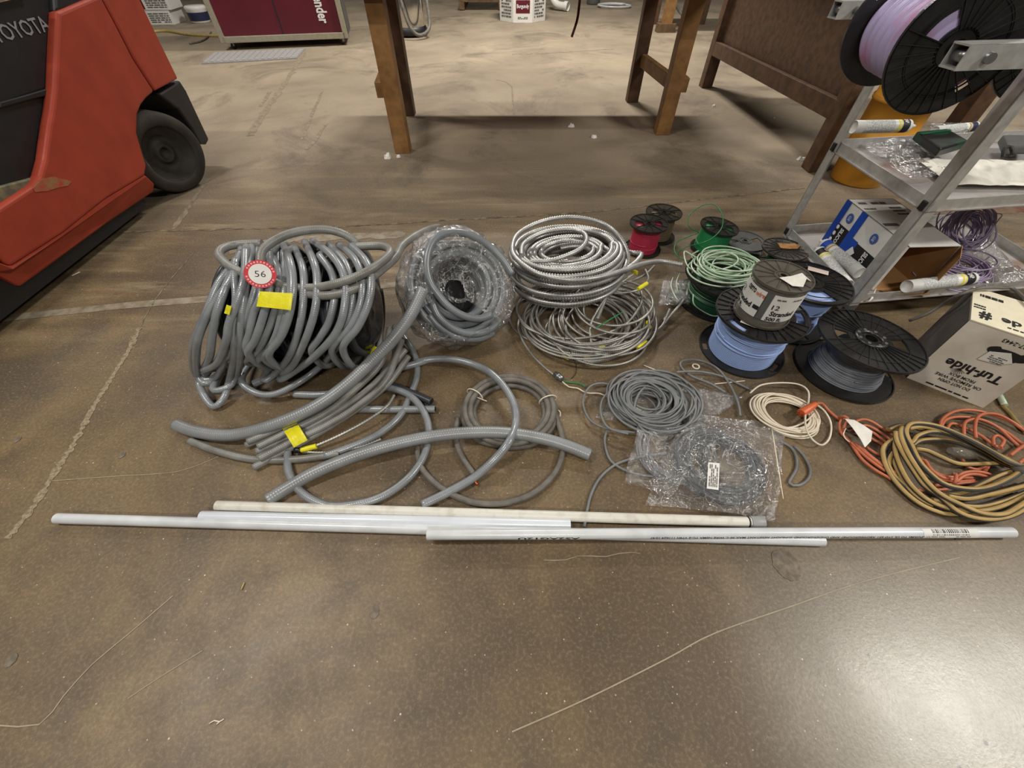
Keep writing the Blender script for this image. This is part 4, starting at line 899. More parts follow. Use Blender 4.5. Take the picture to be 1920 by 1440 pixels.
letter(tc_, 'de', topf(-.01, -.055), .05 * k_, .035, M['ink'], .03); letter(tc_, '#', topf(-.075 * k_, -.06), .032, .05, M['ink'], .04)
lines(tc_, topf(.03, -.088), .1, .012, 1, M['ink'], 3, name='handwriting'); lines(tc_, topf(-.06, .065), .06, .03, 1, M['ink'], 5, name='handwriting'); lines(tc_, topf(-.09 * k_, -.015), .03, .03, 2, M['ink'], 6, name='handwriting')
hole = tp + ce * .075 * k_ + cn * -.012
mb = MB(); mb.v = [hole + ce * (.045 * cos(i * pi / 12)) + cn * (.034 * sin(i * pi / 12)) + up * .0012 for i in range(24)]; mb.face(list(range(24))); mb.build('cable_hole', M['dark'], tc_)
mb = MB(); mb.tube(cr([P(1705, 601, .12), P(1735, 590, .16), P(1765, 572, .2), P(1800, 552, .265), P(1840, 540, .275), P(1880, 540, .275), P(1905, 545, .27), hole + up * .006, hole - up * .03]), .0055, 8); tag(mb.build('black_cable_end', M['heavy']), 'black cable end coming out of the top of the printed carton', 'cable')

# ================================================================== COIL A: big roll of grey conduit
Y0, ZC, RR = 1.06, .215, .19
cA = thing('conduit_roll', (-.68, Y0, 0), 'big heap of grey flexible conduit with yellow tape and round number tag', 'conduit coil')
z7 = Z(340, 410, 3.8925)
def onroll(px, py, R):
    d_ = ray(px, py); oy, oz = O.y - Y0, O.z - ZC
    a_ = d_.y ** 2 + d_.z ** 2; b_ = 2 * (oy * d_.y + oz * d_.z); c_ = oy * oy + oz * oz - R * R; D = b_ * b_ - 4 * a_ * c_
    t = (-b_ - math.sqrt(D)) / (2 * a_) if D > 0 else -b_ / (2 * a_)
    p = O + d_ * t
    if p.z < .012: p = P(px, py, .012)
    return p
rr = .0112
def strand(pts, R=None, back=True, seed=0):
    R = R or RR; w3 = [onroll(x, y, R) for x, y, _ in z7(pts)]
    if back:
        a0 = math.atan2(w3[0].z - ZC, w3[0].y - Y0); a1 = math.atan2(w3[-1].z - ZC, w3[-1].y - Y0)
        if a0 < 0: a0 += 2 * pi
        if a1 > 0: a1 -= 2 * pi
        if a1 > -pi / 2 + .0 and False: pass
        a1 = a1 if a1 < 0 else a1 - 2 * pi
        # front points lie at angles pi/2..pi..3pi/2; go round the back from the end to the start
        e = a1 + 2 * pi if a1 < 0 else a1
        m_ = 8; tail = []
        for i in range(1, m_):
            t = i / m_; ang = e + (a0 + 2 * pi - e) * t
            x = w3[-1].x + (w3[0].x - w3[-1].x) * t ** 2.2 + max(-.03, min(.03, (w3[-1].x - w3[-2].x))) * 5 * t * (1 - t) ** 3; rb = R * (1 - (.08 + .03 * sin(seed)) * sin(pi * t))
            tail.append(V((x, Y0 + rb * cos(ang), max(rr, ZC + rb * sin(ang)))))
        return cr(w3 + tail + [w3[0]], .012)
    return cr(w3, .012)
ST = [
    [(420, 280), (355, 370), (270, 480), (170, 720), (95, 900), (82, 1050), (120, 1150), (200, 1200)],
    [(400, 330), (360, 450), (240, 620), (150, 800), (112, 950), (118, 1150), (165, 1290), (240, 1372), (315, 1300), (350, 1180), (385, 1000), (375, 800), (400, 600), (390, 400), (400, 300)],
    [(440, 250), (300, 560), (235, 800), (210, 1000), (170, 1100)],
    [(470, 230), (450, 480), (350, 760), (330, 880), (260, 1050), (165, 1105)],
    [(500, 200), (420, 560), (340, 850), (320, 1000), (260, 1150), (165, 1170)],
    [(520, 190), (490, 350), (465, 550), (435, 800), (430, 1000), (400, 1150), (340, 1230), (230, 1240)],
    [(580, 240), (585, 540), (530, 690), (500, 830), (480, 960)],
    [(640, 250), (640, 530), (600, 700), (540, 880), (490, 990)],
    [(700, 240), (710, 540), (655, 760), (570, 950), (470, 1040)],
    [(750, 240), (755, 540), (710, 800), (640, 950), (560, 1040)],
    [(770, 240), (800, 540), (745, 800), (690, 920), (600, 1010)],
    [(740, 180), (790, 300), (815, 450), (800, 650), (740, 840), (640, 1000)],
    [(640, 245), (690, 330), (720, 440), (700, 620), (640, 800), (560, 950)],
    [(830, 220), (890, 380), (890, 600), (860, 800), (790, 1000), (690, 1130), (600, 1180)],
    [(900, 170), (960, 300), (990, 430), (980, 640), (920, 850), (820, 1060), (740, 1130)],
    [(960, 165), (1100, 270), (1190, 430), (1190, 650), (1130, 830), (1000, 980), (850, 1100), (720, 1175)],
    [(1080, 190), (1200, 330), (1245, 500), (1240, 680), (1170, 880), (1010, 1080), (850, 1200), (680, 1280), (540, 1270), (440, 1180)],
    [(1010, 270), (1100, 400), (1120, 560), (1080, 750), (1010, 870), (950, 970)],
    [(1150, 190), (1270, 300), (1320, 450), (1310, 620), (1240, 780), (1100, 950)],
    [(1240, 200), (1340, 300), (1385, 420), (1370, 600), (1290, 790), (1180, 940)],
    [(560, 210), (560, 420), (520, 600), (450, 800), (380, 950), (300, 1060)],
]
mb = MB()
for i, s_ in enumerate(ST): mb.tube(strand(s_, RR + (i % 4) * .006, i != 1, i), rr, 9, closed=False)
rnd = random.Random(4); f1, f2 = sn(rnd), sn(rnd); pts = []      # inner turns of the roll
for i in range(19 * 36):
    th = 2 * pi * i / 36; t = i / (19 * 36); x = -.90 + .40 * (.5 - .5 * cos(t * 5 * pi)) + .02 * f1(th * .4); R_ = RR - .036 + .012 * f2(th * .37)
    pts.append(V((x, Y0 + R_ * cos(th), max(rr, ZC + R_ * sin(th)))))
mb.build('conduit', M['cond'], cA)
mb = MB(); mb.tube(cr(pts, .014), rr, 8); mb.build('wrapped_shaded_turn', M['conddark'], cA)  # dark colour holds both the black film and the shade inside the roll
mb = MB(); over = [                                               # loose turns lying over the top
    [(590, 180, .40), (400, 190, .40), (300, 220, .41), (278, 270, .41), (350, 345, .41), (460, 402, .40), (520, 440, .40)],
    [(580, 330, .43), (590, 235, .45), (700, 150, .46), (850, 95, .46), (1050, 80, .45), (1200, 120, .43), (1290, 190, .40)],
    [(640, 440, .40), (760, 492, .38), (950, 505, .38), (1150, 470, .40), (1350, 390, .42), (1480, 300, .42), (1525, 240, .42), (1460, 200, .41), (1250, 205, .40)],
    [(680, 490, .36), (850, 535, .36), (1050, 562, .37), (1250, 520, .38), (1400, 420, .39), (1557, 290, .38), (1610, 200, .37), (1700, 130, .36), (1800, 80, .34), (1880, 60, .3)]]
for o_ in over: mb.tube(tr(z7(o_), .012), .0125, 10)
mb.build('loose_turn', M['cond2'], cA)
mb = MB(); e0 = onroll(340 + 600 / 3.8925, 410 + 1190 / 3.8925, RR); mb.tube([P(*z7([(600, 1175)])[0][:2], .03), P(*z7([(530, 1205)])[0][:2], .025)], .0135, 14, caps=False); me_ = mb.build('open_end', M['cond'], cA)
mb = MB(); mb.tube([P(*z7([(570, 1188)])[0][:2], .0275), P(*z7([(533, 1204)])[0][:2], .0252)], .0095, 14); mb.build('bore', M['dark'], me_)
for qd, z_ in (([(572, 530), (815, 545), (800, 668), (548, 640)], RR + .036), ([(330, 628), (368, 640), (352, 704), (312, 690)], RR + .034)):
    mb = MB(); n_ = 10; q4 = [x[:2] for x in z7(qd)]
    for j in range(5):
        for i in range(n_ + 1):
            u, v = i / n_, j / 4; x = (q4[0][0] * (1 - u) + q4[1][0] * u) * (1 - v) + (q4[3][0] * (1 - u) + q4[2][0] * u) * v; y = (q4[0][1] * (1 - u) + q4[1][1] * u) * (1 - v) + (q4[3][1] * (1 - u) + q4[2][1] * u) * v
            mb.v.append(onroll(x, y, z_ + .004 * abs(sin(u * 4 * pi)) + .002 * noise.noise(V((u * 9, v * 9, 0)))))
    for j in range(4):
        for i in range(n_): k = j * (n_ + 1) + i; mb.face([k, k + 1, k + n_ + 2, k + n_ + 1], None, True)
    mb.build('yellow_tape', M['ytape'], cA)
mb = MB()                                                         # black stretch film inside the roll
for sgn in (1,):
    n_ = 40; prof = [(0, -.47), (.03, -.475), (.08, -.465), (.115, -.475), (.14, -.51), (.155, -.56), (.145, -.75), (.14, -.88), (.1, -.9)]
    Mx = Matrix.Translation((0, Y0, ZC - .01)) @ Matrix.Rotation(pi / 2, 4, 'Y'); mb.lathe([(r_, x) for r_, x in prof], n_, Mx)
    mb.v = [v + V((0, noise.noise(v * 18), noise.noise(v * 18 + V((9, 9, 9))))) * .012 for v in mb.v]
mb.build('stretch_film', M['blackfilm'], cA)
# tag
tgc = P(488, 514, .43); nrm = (O - tgc).normalized(); nrm = (nrm + V((0, 0, .35))).normalized(); tx = V((1, .1, 0)); tx = (tx - nrm * tx.dot(nrm)).normalized(); ty = nrm.cross(tx)
tg = thing('number_tag', tgc, 'round red and white paper tag marked 56 on the conduit roll', 'tag')
for r0, mm, e, nm in ((.039, 'tagred', 0, 'tag_rim'), (.028, 'white', .0012, 'tag_face')):
    mb = MB(); mb.prism([tgc + tx * (r0 * cos(i * pi / 18)) + ty * (r0 * sin(i * pi / 18)) + nrm * e for i in range(36)], nrm * .001); mb.build(nm, M[mm], tg)
letter(tg, '56', flat(tgc + nrm * .0025, tx, ty, .0005), .026, .017, M['ink'], -.01)
mb = MB()
for i in range(26):
    a_ = 2 * pi * i / 26
    if i % 13 in (0, 12): continue
    c = tgc + (tx * cos(a_) + ty * sin(a_)) * .0335 + nrm * .0014; t_ = (-tx * sin(a_) + ty * cos(a_)); r_ = (tx * cos(a_) + ty * sin(a_))
    mb.quad(c - t_ * .0022 - r_ * .0024, c + t_ * .0022 - r_ * .0024, c + t_ * .0022 + r_ * .0024, c - t_ * .0022 + r_ * .0024)
mb.build('rim_print', mat('pale_red_print', (236, 170, 170), .6), tg)

# ================================================================== COIL B: bagged conduit coil
nB = V((.34, -.62, .70)).normalized(); cB = V((-.205, 1.215, .19)); xb = V((1, .1, 0)); xb = (xb - nB * xb.dot(nB)).normalized(); yb = nB.cross(xb)
FB = Matrix.Translation(cB) @ Matrix((xb, yb, nB)).transposed().to_4x4()
cBt = thing('bagged_conduit_coil', (cB.x, cB.y, 0), 'grey conduit coil leaning in a torn clear plastic bag', 'conduit coil')
mb = MB(); pts = []
rnd = random.Random(12); f1, f2 = sn(rnd), sn(rnd)
lay_ = [(R_, h_) for h_ in (-.07, -.043, -.016, .011, .038) for R_ in ((.165, .139, .113) if h_ > -.05 else (.17, .144))]
for k, (R_, h_) in enumerate(lay_):
    R2, h2 = lay_[min(k + 1, len(lay_) - 1)]
    for i in range(40):
        t = i / 40; q = max(0, (t - .75) / .25); th = 2 * pi * t + 2.2
        rr_ = R_ * (1 - q) + R2 * q + .004 * f1(k + th * .4); pts.append(FB @ V((rr_ * cos(th), rr_ * sin(th), h_ * (1 - q) + h2 * q + .005 * f2(k * 1.3 + th * .3))))
mb.tube(cr(pts, .012), .0128, 10); mb.build('conduit', M['condbag'], cBt)
zb = Z(700, 410, 5.334)
def onB(pts, h): return cr([PL(x, y, cB + nB * h, nB) for x, y, _ in zb(pts)], .012)
mb = MB(); mb.tube(onB([(1390, 560), (1300, 420), (1150, 270), (1000, 180), (850, 140), (700, 155), (600, 225), (545, 350), (535, 500), (570, 640), (650, 760), (760, 885), (900, 970), (1060, 1000), (1180, 960)], .085), .0135, 10)
mb.tube(onB([(590, 830), (640, 960), (760, 1075), (900, 1140), (1050, 1150), (1190, 1095), (1260, 1000)], .06), .0135, 10)
mb.tube(onB([(560, 960), (680, 1095), (850, 1185), (1050, 1200), (1200, 1140)], .045), .0135, 10); mb.build('loose_turn', M['condbag'], cBt)
mb = MB(); prof = [(.035, .015), (.07, .03), (.1, .075), (.14, .092), (.175, .088), (.2, .06), (.212, .02), (.212, -.04), (.2, -.09), (.16, -.11), (.08, -.11)]
n_ = 130; pr2 = []
for i in range(len(prof) - 1):
    for j in range(6): t = j / 6; pr2.append((prof[i][0] * (1 - t) + prof[i + 1][0] * t, prof[i][1] * (1 - t) + prof[i + 1][1] * t))
pr2.append(prof[-1]); mb.lathe(pr2, n_, FB)
vv = []
for v in mb.v:
    d_ = (v - cB).normalized(); c_ = noise.noise(v * 11) * .016 + noise.noise(v * 27) * .01 + (.35 - abs(noise.noise(v * 16 + V((5, 1, 2))))) * .022 + (.3 - abs(noise.noise(v * 40))) * .006
    q = v + d_ * c_; q.z = max(.003, q.z); vv.append(q)
mb.v = vv; keep = []
ff, uu, ss, mi = [], [], [], []
for f, u, s_, m_ in zip(mb.f, mb.uv, mb.sm, mb.mi):               # tear in the lower middle of the bag
    c = FB.inverted() @ ((mb.v[f[0]] + mb.v[f[2]]) / 2)
    a_ = math.degrees(math.atan2(c.y, c.x)); 
    if c.z > .02 and -150 < a_ < -55 and .06 < math.hypot(c.x, c.y) < .185 + .02 * noise.noise(c * 30): continue
    ff.append(f); uu.append(None); ss.append(True); mi.append(0)
mb.f, mb.uv, mb.sm, mb.mi = ff, uu, ss, mi
mb.build('torn_bag', M['film'], cBt)
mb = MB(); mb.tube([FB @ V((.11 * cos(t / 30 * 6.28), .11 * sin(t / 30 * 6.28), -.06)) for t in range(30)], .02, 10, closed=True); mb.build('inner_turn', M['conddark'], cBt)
mb = MB(); mb.lathe([(0, -.075), (.05, -.072), (.1, -.075)], 24, FB); mb.build('dark_disc', M['blackfilm'], cBt)  # dark disc closing the hole of the coil
mb = MB(); q = [PL(x, y, cB + nB * .02, nB) for x, y in ((790, 505), (798, 497), (806, 512), (800, 520))]; mb.prism(q, nB * .002); mb.build('blue_print', M['navy'], cBt)

# ================================================================== COIL C: flexible steel conduit stack
zc = Z(940, 390, 4.5)
cC = thing('steel_conduit_coil', (.25, 1.40, 0), 'tall stacked coil of bright flexible steel conduit', 'conduit coil')
def ring(cx, cy, rx, ry, z, rot=0, n=16, a0=0, a1=360, tilt=0):    # ellipse given in the crop's pixels, laid at height z
    out = []
    for i in range(n + 1):
        a_ = radians(a0 + (a1 - a0) * i / n); x = rx * cos(a_); y = ry * sin(a_)
        X = cx + x * cos(rot) - y * sin(rot); Y = cy + x * sin(rot) + y * cos(rot)
        out.append((X, Y, z + tilt * sin(a_)))
    return out
CR = .0105; sp_ = []
zz = .075
for k in range(9):                                                 # outer wall of the stack, from the bottom up
    R_ = .225 - .004 * (k % 3); sp_.append((k, R_))
pts = []; rnd = random.Random(5); f1, f2, f3 = sn(rnd), sn(rnd), sn(rnd)
NT = 20
for i in range(NT * 40):
    th = 2 * pi * i / 40 + 2; k = th / 6.283; t = i / (NT * 40)
    R_ = (.222 if t < .5 else .222 - .13 * (t - .5) / .5) * (1 + .05 * f1(th * .3)) ; R_ *= 1 if int(k) % 3 else .93
    z = .085 + .145 * min(1, t * 1.9) - (.0 if t < .6 else .035 * (t - .6) / .4) + .012 * f3(th * .5)
    c = V((.225 - .01 * t + .012 * f2(th * .21), 1.40 + .035 * t, 0))
    pts.append(c + V((R_ * cos(th), R_ * .93 * sin(th), z + .02 * cos(th + .8))))
mb = MB(); mb.tube(even(cr(pts, .01), 0.0052), CR, 9, ridge=.6)
for s_ in ([(1520, 478, .15), (1350, 452, .16), (1200, 472, .19), (1050, 522, .235), (800, 590, .26), (550, 605, .265), (300, 550, .265), (130, 430, .265), (92, 330, .265), (150, 210, .265), (350, 112, .27), (600, 78, .27), (850, 130, .265), (1000, 250, .255), (1070, 400, .22), (1045, 530, .19)],
           [(1020, 360, .17), (1110, 378, .2), (1180, 385, .2), (1140, 450, .2), (1050, 520, .2), (960, 590, .16)],
           [(170, 400, .245), (190, 300, .25), (350, 210, .255), (560, 180, .255), (690, 210, .255), (715, 280, .255), (640, 360, .25), (430, 440, .245), (240, 450, .24)],
           [(900, 260, .22), (960, 380, .2), (980, 500, .17), (930, 650, .12), (860, 800, .09), (800, 950, .07)]):
    mb.tube(even(tr(zc(s_), .01), 0.0052), CR, 9, ridge=.6)
mb.build('steel_conduit', M['metalcond'], cC)
# MC cable tangle under it
cD = thing('armoured_cable_tangle', (.3, 1.22, 0), 'tangle of thin armoured cable with yellow tape under the steel coil', 'cable coil')
mb = MB()
for sd, c, R_, t_, H_, sq, ro in ((41, (.30, 1.215), .225, 9, .055, .85, .2), (42, (.36, 1.20), .19, 7, .06, .9, .8), (43, (.25, 1.23), .20, 6, .05, .8, -.2), (44, (.40, 1.27), .16, 5, .09, .9, .4)):
    mb.tube(even(coil(c, R_, t_, H_, .0055, sd, .16, .04, sq, ro), .0039), .0058, 7, ridge=.6)
for s_ in ([(1290, 490, .06), (1200, 570, .07), (1050, 630, .08), (950, 660, .09)], [(950, 720, .09), (1080, 710, .1), (1180, 680, .1), (1215, 640, .1), (1240, 590, .09), (1215, 520, .08)],
           [(1110, 560, .14), (1000, 640, .13), (880, 760, .11), (800, 880, .09), (750, 1000, .06), (760, 1150, .03), (800, 1260, .02)],
           [(140, 880, .05), (200, 1000, .05), (400, 1080, .045), (650, 1100, .045), (900, 1050, .05), (1080, 950, .06), (1180, 800, .07), (1180, 700, .07)],
           [(150, 930, .04), (140, 1010, .02), (180, 1120, .012), (260, 1240, .01), (370, 1350, .01), (460, 1420, .01)],
           [(640, 1280, .014), (800, 1290, .014), (1000, 1240, .016), (1200, 1120, .02), (1350, 1000, .03), (1450, 880, .04), (1540, 775, .05)],
           [(1070, 1190, .03), (1230, 1080, .03), (1350, 1000, .03), (1420, 850, .05)]):
    mb.tube(even(tr(zc(s_), .008), .0039), .0058, 7, ridge=.6)
mb.build('armoured_cable', M['mc'], cD)
def band(pts, r, m_, parent, name):
    mb = MB(); mb.tube(tr(pts, .006), r, 10); return mb.build(name, m_, parent)
for s_ in ([(1150, 685, .105), (1228, 635, .105)], [(510, 1245, .02), (575, 1268, .02)], [(1150, 1185, .028), (1222, 1130, .028)], [(690, 1258, .018), (745, 1260, .018)], [(1235, 960, .05), (1250, 1010, .05)], [(820, 1180, .03), (870, 1165, .03)], [(1105, 530, .1), (1150, 550, .1)]):
    band(zc(s_), .0082, M['ytape'], cD, 'yellow_tape')
for s_ in ([(575, 1262, .02), (690, 1285, .02)], [(890, 1165, .03), (1030, 1135, .03)], [(790, 1140, .03), (840, 1120, .03)]): band(zc(s_), .009, M['btape'], cD, 'black_tape')
mb = MB(); mb.tube(tr(zc([(530, 1030, .05), (540, 1120, .05), (600, 1250, .03), (630, 1320, .01), (625, 1400, .004), (590, 1440, .004)])), .0012, 5); mb.build('tie_wire', M['dark'], cD)
mb = MB(); mb.tube(tr(zc([(800, 1010, .08), (900, 950, .09), (1020, 880, .09)])), .0022, 6); mb.build('green_strand', M['green'], cD)
p0, p1 = P(*zc([(450, 1400, .012)])[0]), P(*zc([(515, 1445, .012)])[0])
mb = MB(); mb.cyl(p0, p1, .0115, 14); mb.cyl(p0.lerp(p1, .3), p0.lerp(p1, .55), .014, 8); mb.build('cable_connector', M['galv'], cD)
z8 = Z(780, 660, 4.5); mb = MB(); mb.tube(tr(z8([(1240, 240, .012), (1290, 255, .008), (1380, 265, .006), (1425, 292, .004)])), .0022, 6); mb.build('green_lead', M['green'], cD)
mb = MB(); mb.tube(tr(z8([(1235, 250, .012), (1290, 295, .006), (1360, 305, .005), (1440, 345, .004), (1550, 350, .005), (1620, 385, .005)])), .0025, 6); mb.build('white_lead', M['ivory'], cD)
# clear junction bag right of the tangle
o = thing('fitting_bag', P(1258, 565), 'small clear bag of fittings between steel coil and black reel', 'plastic bag')
s_ = sheet([P(1232, 585, .01), P(1290, 582, .01), P(1285, 535, .01), P(1240, 540, .01)], 18, 18, .012, 23, 'bag_film', M['film'], o, zfn=lambda p: .045)
mb = MB(); mb.box(P(1270, 560, .02), (.07, .06, .035), Matrix.Rotation(.4, 3, 'Z')); mb.build('metal_box', M['galv'], o, .004)
mb = MB(); mb.cyl(P(1244, 602, .02), P(1256, 578, .03), .007, 12); mb.build('metal_sleeve', M['galv'], o)
mb = MB(); mb.tube(tr([(1262, 520, .09), (1258, 535, .09), (1264, 552, .07), (1270, 562, .06)]), .0022, 6); mb.tube(tr([(1275, 512, .09), (1268, 530, .1), (1272, 550, .07)]), .0022, 6); mb.build('wire_end', M['gw'], o)

# ================================================================== CONDUIT PIECES (left centre)
zE = Z(320, 560, 3.6)
def piece(name, pts, r, m_, label, cat='conduit', group=None, n=12, open_=True):
    pp = tr(zE(pts), .01); o = thing(name, (pp[0].x, pp[0].y, 0), label, cat, group)
    mb = MB(); mb.tube(pp, r, n); mb.build('conduit_body', m_, o)
    if open_:
        for a_, b_ in ((pp[0], pp[1]), (pp[-1], pp[-2])):
            d_ = (a_ - b_).normalized(); mb = MB(); mb.cyl(a_ + d_ * .0004, a_ + d_ * .0012, r * .72, n); mb.build('bore', M['dark'], o)
    return o
piece('conduit_length', [(40, 850, .019), (150, 893, .02), (330, 922, .025), (480, 910, .035), (700, 850, .06), (950, 742, .085), (1150, 610, .11), (1330, 450, .15), (1500, 275, .205), (1620, 110, .25), (1705, -65, .30)], .0192, M['condbig'], 'longest thick grey conduit leaning from the floor up to the bag')
bd = thing('taped_conduit_bundle', P(600, 740), 'bundle of short dusty conduit pieces bound with yellow tape', 'conduit bundle')
for k, s_ in enumerate(([(510, 990, .013), (700, 905, .02), (900, 805, .035), (1130, 660, .05), (1300, 500, .06), (1400, 370, .075), (1415, 190, .1)],
                        [(590, 1000, .034), (800, 895, .04), (1050, 770, .045), (1250, 610, .055), (1420, 430, .075), (1480, 200, .11)],
                        [(580, 1030, .013), (800, 935, .018), (1060, 800, .03), (1300, 640, .04), (1470, 480, .06), (1585, 345, .075)],
                        [(600, 1080, .034), (830, 960, .036), (1060, 850, .04), (1280, 710, .05), (1460, 540, .065), (1560, 280, .09)],
                        [(560, 1140, .013), (800, 1015, .016), (1010, 900, .022), (1250, 750, .032), (1470, 570, .045), (1605, 390, .06)],
                        [(520, 965, .034), (720, 880, .04), (960, 760, .05), (1180, 600, .065), (1330, 440, .085), (1370, 210, .1)],
                        [(590, 1075, .012), (850, 955, .014), (1100, 800, .02), (1310, 640, .03), (1500, 430, .06), (1515, 185, .1)])):
    pp = tr(zE(s_), .01); mb = MB(); mb.tube(pp, .0112, 10); pc = mb.build('conduit_piece', M['cond2'], bd)
    d_ = (pp[0] - pp[1]).normalized(); mb = MB(); mb.cyl(pp[0] + d_ * .0003, pp[0] + d_ * .001, .0078, 10); mb.build('bore', M['galv'] if k in (1, 3) else M['dark'], pc)
def wrap(pq, z_, parent, hump=.012, nm='yellow_tape'):
    mb = MB(); q4 = [x[:2] for x in zE(pq)]; n_ = 10
    for j in range(5):
        for i in range(n_ + 1):
            u, v = i / n_, j / 4; x = (q4[0][0] * (1 - u) + q4[1][0] * u) * (1 - v) + (q4[3][0] * (1 - u) + q4[2][0] * u) * v; y = (q4[0][1] * (1 - u) + q4[1][1] * u) * (1 - v) + (q4[3][1] * (1 - u) + q4[2][1] * u) * v
            mb.v.append(P(x, y, z_ - hump * (2 * v - 1) ** 2 * 1.5 + .003 * noise.noise(V((u * 6, v * 6, z_ * 90)))))
    for j in range(4):
        for i in range(n_): k = j * (n_ + 1) + i; mb.face([k, k + 1, k + n_ + 2, k + n_ + 1], None, True)
    return mb.build(nm, M['ytape'], parent)
wrap([(755, 880), (850, 832), (925, 955), (832, 1005)], .062, bd); wrap([(1335, 370), (1365, 315), (1412, 335), (1385, 385)], .105, bd, .006)
piece('conduit_length', [(130, 960, .012), (300, 1025, .012), (480, 1072, .012), (640, 1090, .012), (830, 1086, .012), (1000, 1066, .012), (1140, 1045, .012)], .0112, M['cond2'], 'dark thin conduit lying under the taped bundle')
piece('conduit_length', [(655, 1360, .017), (800, 1270, .018), (1000, 1160, .03), (1250, 1060, .04), (1500, 985, .046), (1750, 932, .048), (2000, 905, .048), (2250, 905, .046), (2500, 942, .038), (2680, 995, .026), (2830, 1055, .018)], .0185, M['condbig'], 'thick grey conduit arching just behind the plastic pipes')
# loop of grey conduit made of one length
lp = thing('conduit_loop', P(700, 800), 'loose looped length of grey conduit under the thick pieces', 'conduit')
mb = MB(); mb.tube(tr(zE([(790, 1030, .014), (795, 1160, .013), (865, 1290, .013), (1000, 1378, .013), (1150, 1400, .013), (1390, 1352, .013), (1590, 1225, .013), (1710, 1060, .013), (1742, 880, .02), (1695, 740, .026), (1600, 645, .026), (1470, 600, .02), (1380, 600, .014)])), .0115, 10); mb.build('conduit_body', M['cond'], lp)
mb = MB(); mb.tube(tr(zE([(1560, 240, .03), (1640, 360, .02), (1665, 500, .014), (1615, 660, .014), (1540, 800, .014), (1400, 915, .014), (1200, 1005, .014), (1040, 1060, .013)])), .0115, 10); mb.build('conduit_body', M['cond'], lp)
lp2 = thing('conduit_loop', P(900, 760), 'big single loop of grey conduit crossing the black cable coil', 'conduit')
mb = MB(); mb.tube(tr(zE([(1300, 470, .014), (1450, 480, .016), (1600, 455, .03), (1730, 415, .034)]) + z8([(0, 88, .034), (150, 60, .034), (330, 66, .034), (500, 110, .036), (640, 185, .05), (760, 315, .052), (835, 470, .052), (838, 620, .05), (780, 765, .06), (650, 920, .03), (480, 1065, .016), (250, 1195, .014), (50, 1290, .014)])), .0125, 12); mb.build('conduit_body', M['cond'], lp2)
st = [('conduit_stub', [(835, 645, .014), (985, 650, .014), (1100, 640, .014)], 'short conduit stub poking out left of the thick conduit', 'cond'), ('conduit_stub', [(1240, 745, .013), (1500, 748, .013), (1785, 745, .013)], 'straight conduit stub ending beside the dark stub', 'cond'), ('conduit_stub', [(1480, 580, .014), (1600, 625, .016), (1760, 695, .018)], 'shiny dark conduit stub with open end left of black cable', 'conddark')]
for nm, s_, l_, m_ in st: piece(nm, s_, .0125, M[m_], l_)
ml = thing('armoured_cable_piece', P(600, 830), 'short silver armoured cable doubled over with yellow tape', 'cable')
mb = MB()
for s_ in ([(880, 1018, .02), (1000, 985, .02), (1200, 893, .03), (1370, 795, .035), (1470, 715, .035), (1510, 650, .03)], [(880, 1030, .01), (1000, 1040, .01), (1130, 1030, .01), (1290, 1000, .012), (1430, 945, .014)]): mb.tube(even(tr(zE(s_), .008), .0042), .0062, 7, ridge=.6)
mb.build('armoured_cable', M['mc'], ml); band(zE([(880, 1022, .019), (985, 995, .021)]), .0085, M['ytape'], ml, 'yellow_tape'); band(zE([(840, 1022, .016), (885, 1026, .016)]), .0095, M['btape'], ml, 'black_tape')

# ================================================================== HEAVY CABLE COIL H
hc_ = thing('heavy_cable_coil', (-.009, .785, 0), 'dusty black heavy cable coil bound with white zip ties', 'cable coil')
mb = MB(); ctr = P(955, 768, .02); pts = []
lay = [(.118, .0), (.136, .0), (.153, .0), (.128, .019), (.146, .019)]
for k, (R_, zo) in enumerate(lay):
    for i in range(40):
        a_ = 2 * pi * i / 40; t = i / 40; R2, z2 = lay[(k + 1) % len(lay)] if k < 4 else lay[k]
        s_ = max(0, (t - .8) / .2); pts.append(ctr + V(((R_ * (1 - s_) + R2 * s_) * cos(a_ - 1) * 1.0, (R_ * (1 - s_) + R2 * s_) * .95 * sin(a_ - 1), zo * (1 - s_) + z2 * s_ - .0095)))
mb.tube(cr(pts, .012), .0095, 10)
mb.tube(tr(z8([(1170, 520, .012), (1215, 650, .012), (1240, 800, .01), (1185, 1000, .01), (1010, 1180, .01), (760, 1272, .01), (500, 1272, .01), (270, 1185, .01), (110, 1060, .01), (30, 940, .01), (10, 800, .01)])), .0092, 10)
mb.tube(tr(z8([(350, 560, .012), (335, 720, .01), (385, 880, .01), (490, 1035, .01)])), .0092, 10); mb.build('cable', M['heavy'], hc_)
mb = MB(); mb.tube(tr(z8([(495, 1060, .01), (505, 1100, .01), (520, 1118, .01)])), .005, 8); mb.build('copper_end', M['copper'], hc_)
for a_, tail in ((radians(150), [(500, 375, .03), (545, 395, .02), (598, 415, .02)]), (radians(18), [(1200, 490, .02), (1218, 510, .02), (1216, 545, .015)])):
    mb = MB(); c = ctr + V((.1365 * cos(a_), .1365 * .95 * sin(a_), -.001)); rd = V((cos(a_), sin(a_), 0))
    mb.tube([c + rd * (.031 * cos(i * pi / 10)) + up * max(-.0115, .024 * sin(i * pi / 10)) for i in range(20)], .0022, 6, closed=True)
    mb.tube(tr(z8(tail)), .0018, 5); mb.build('zip_tie', M['ivory'], hc_)

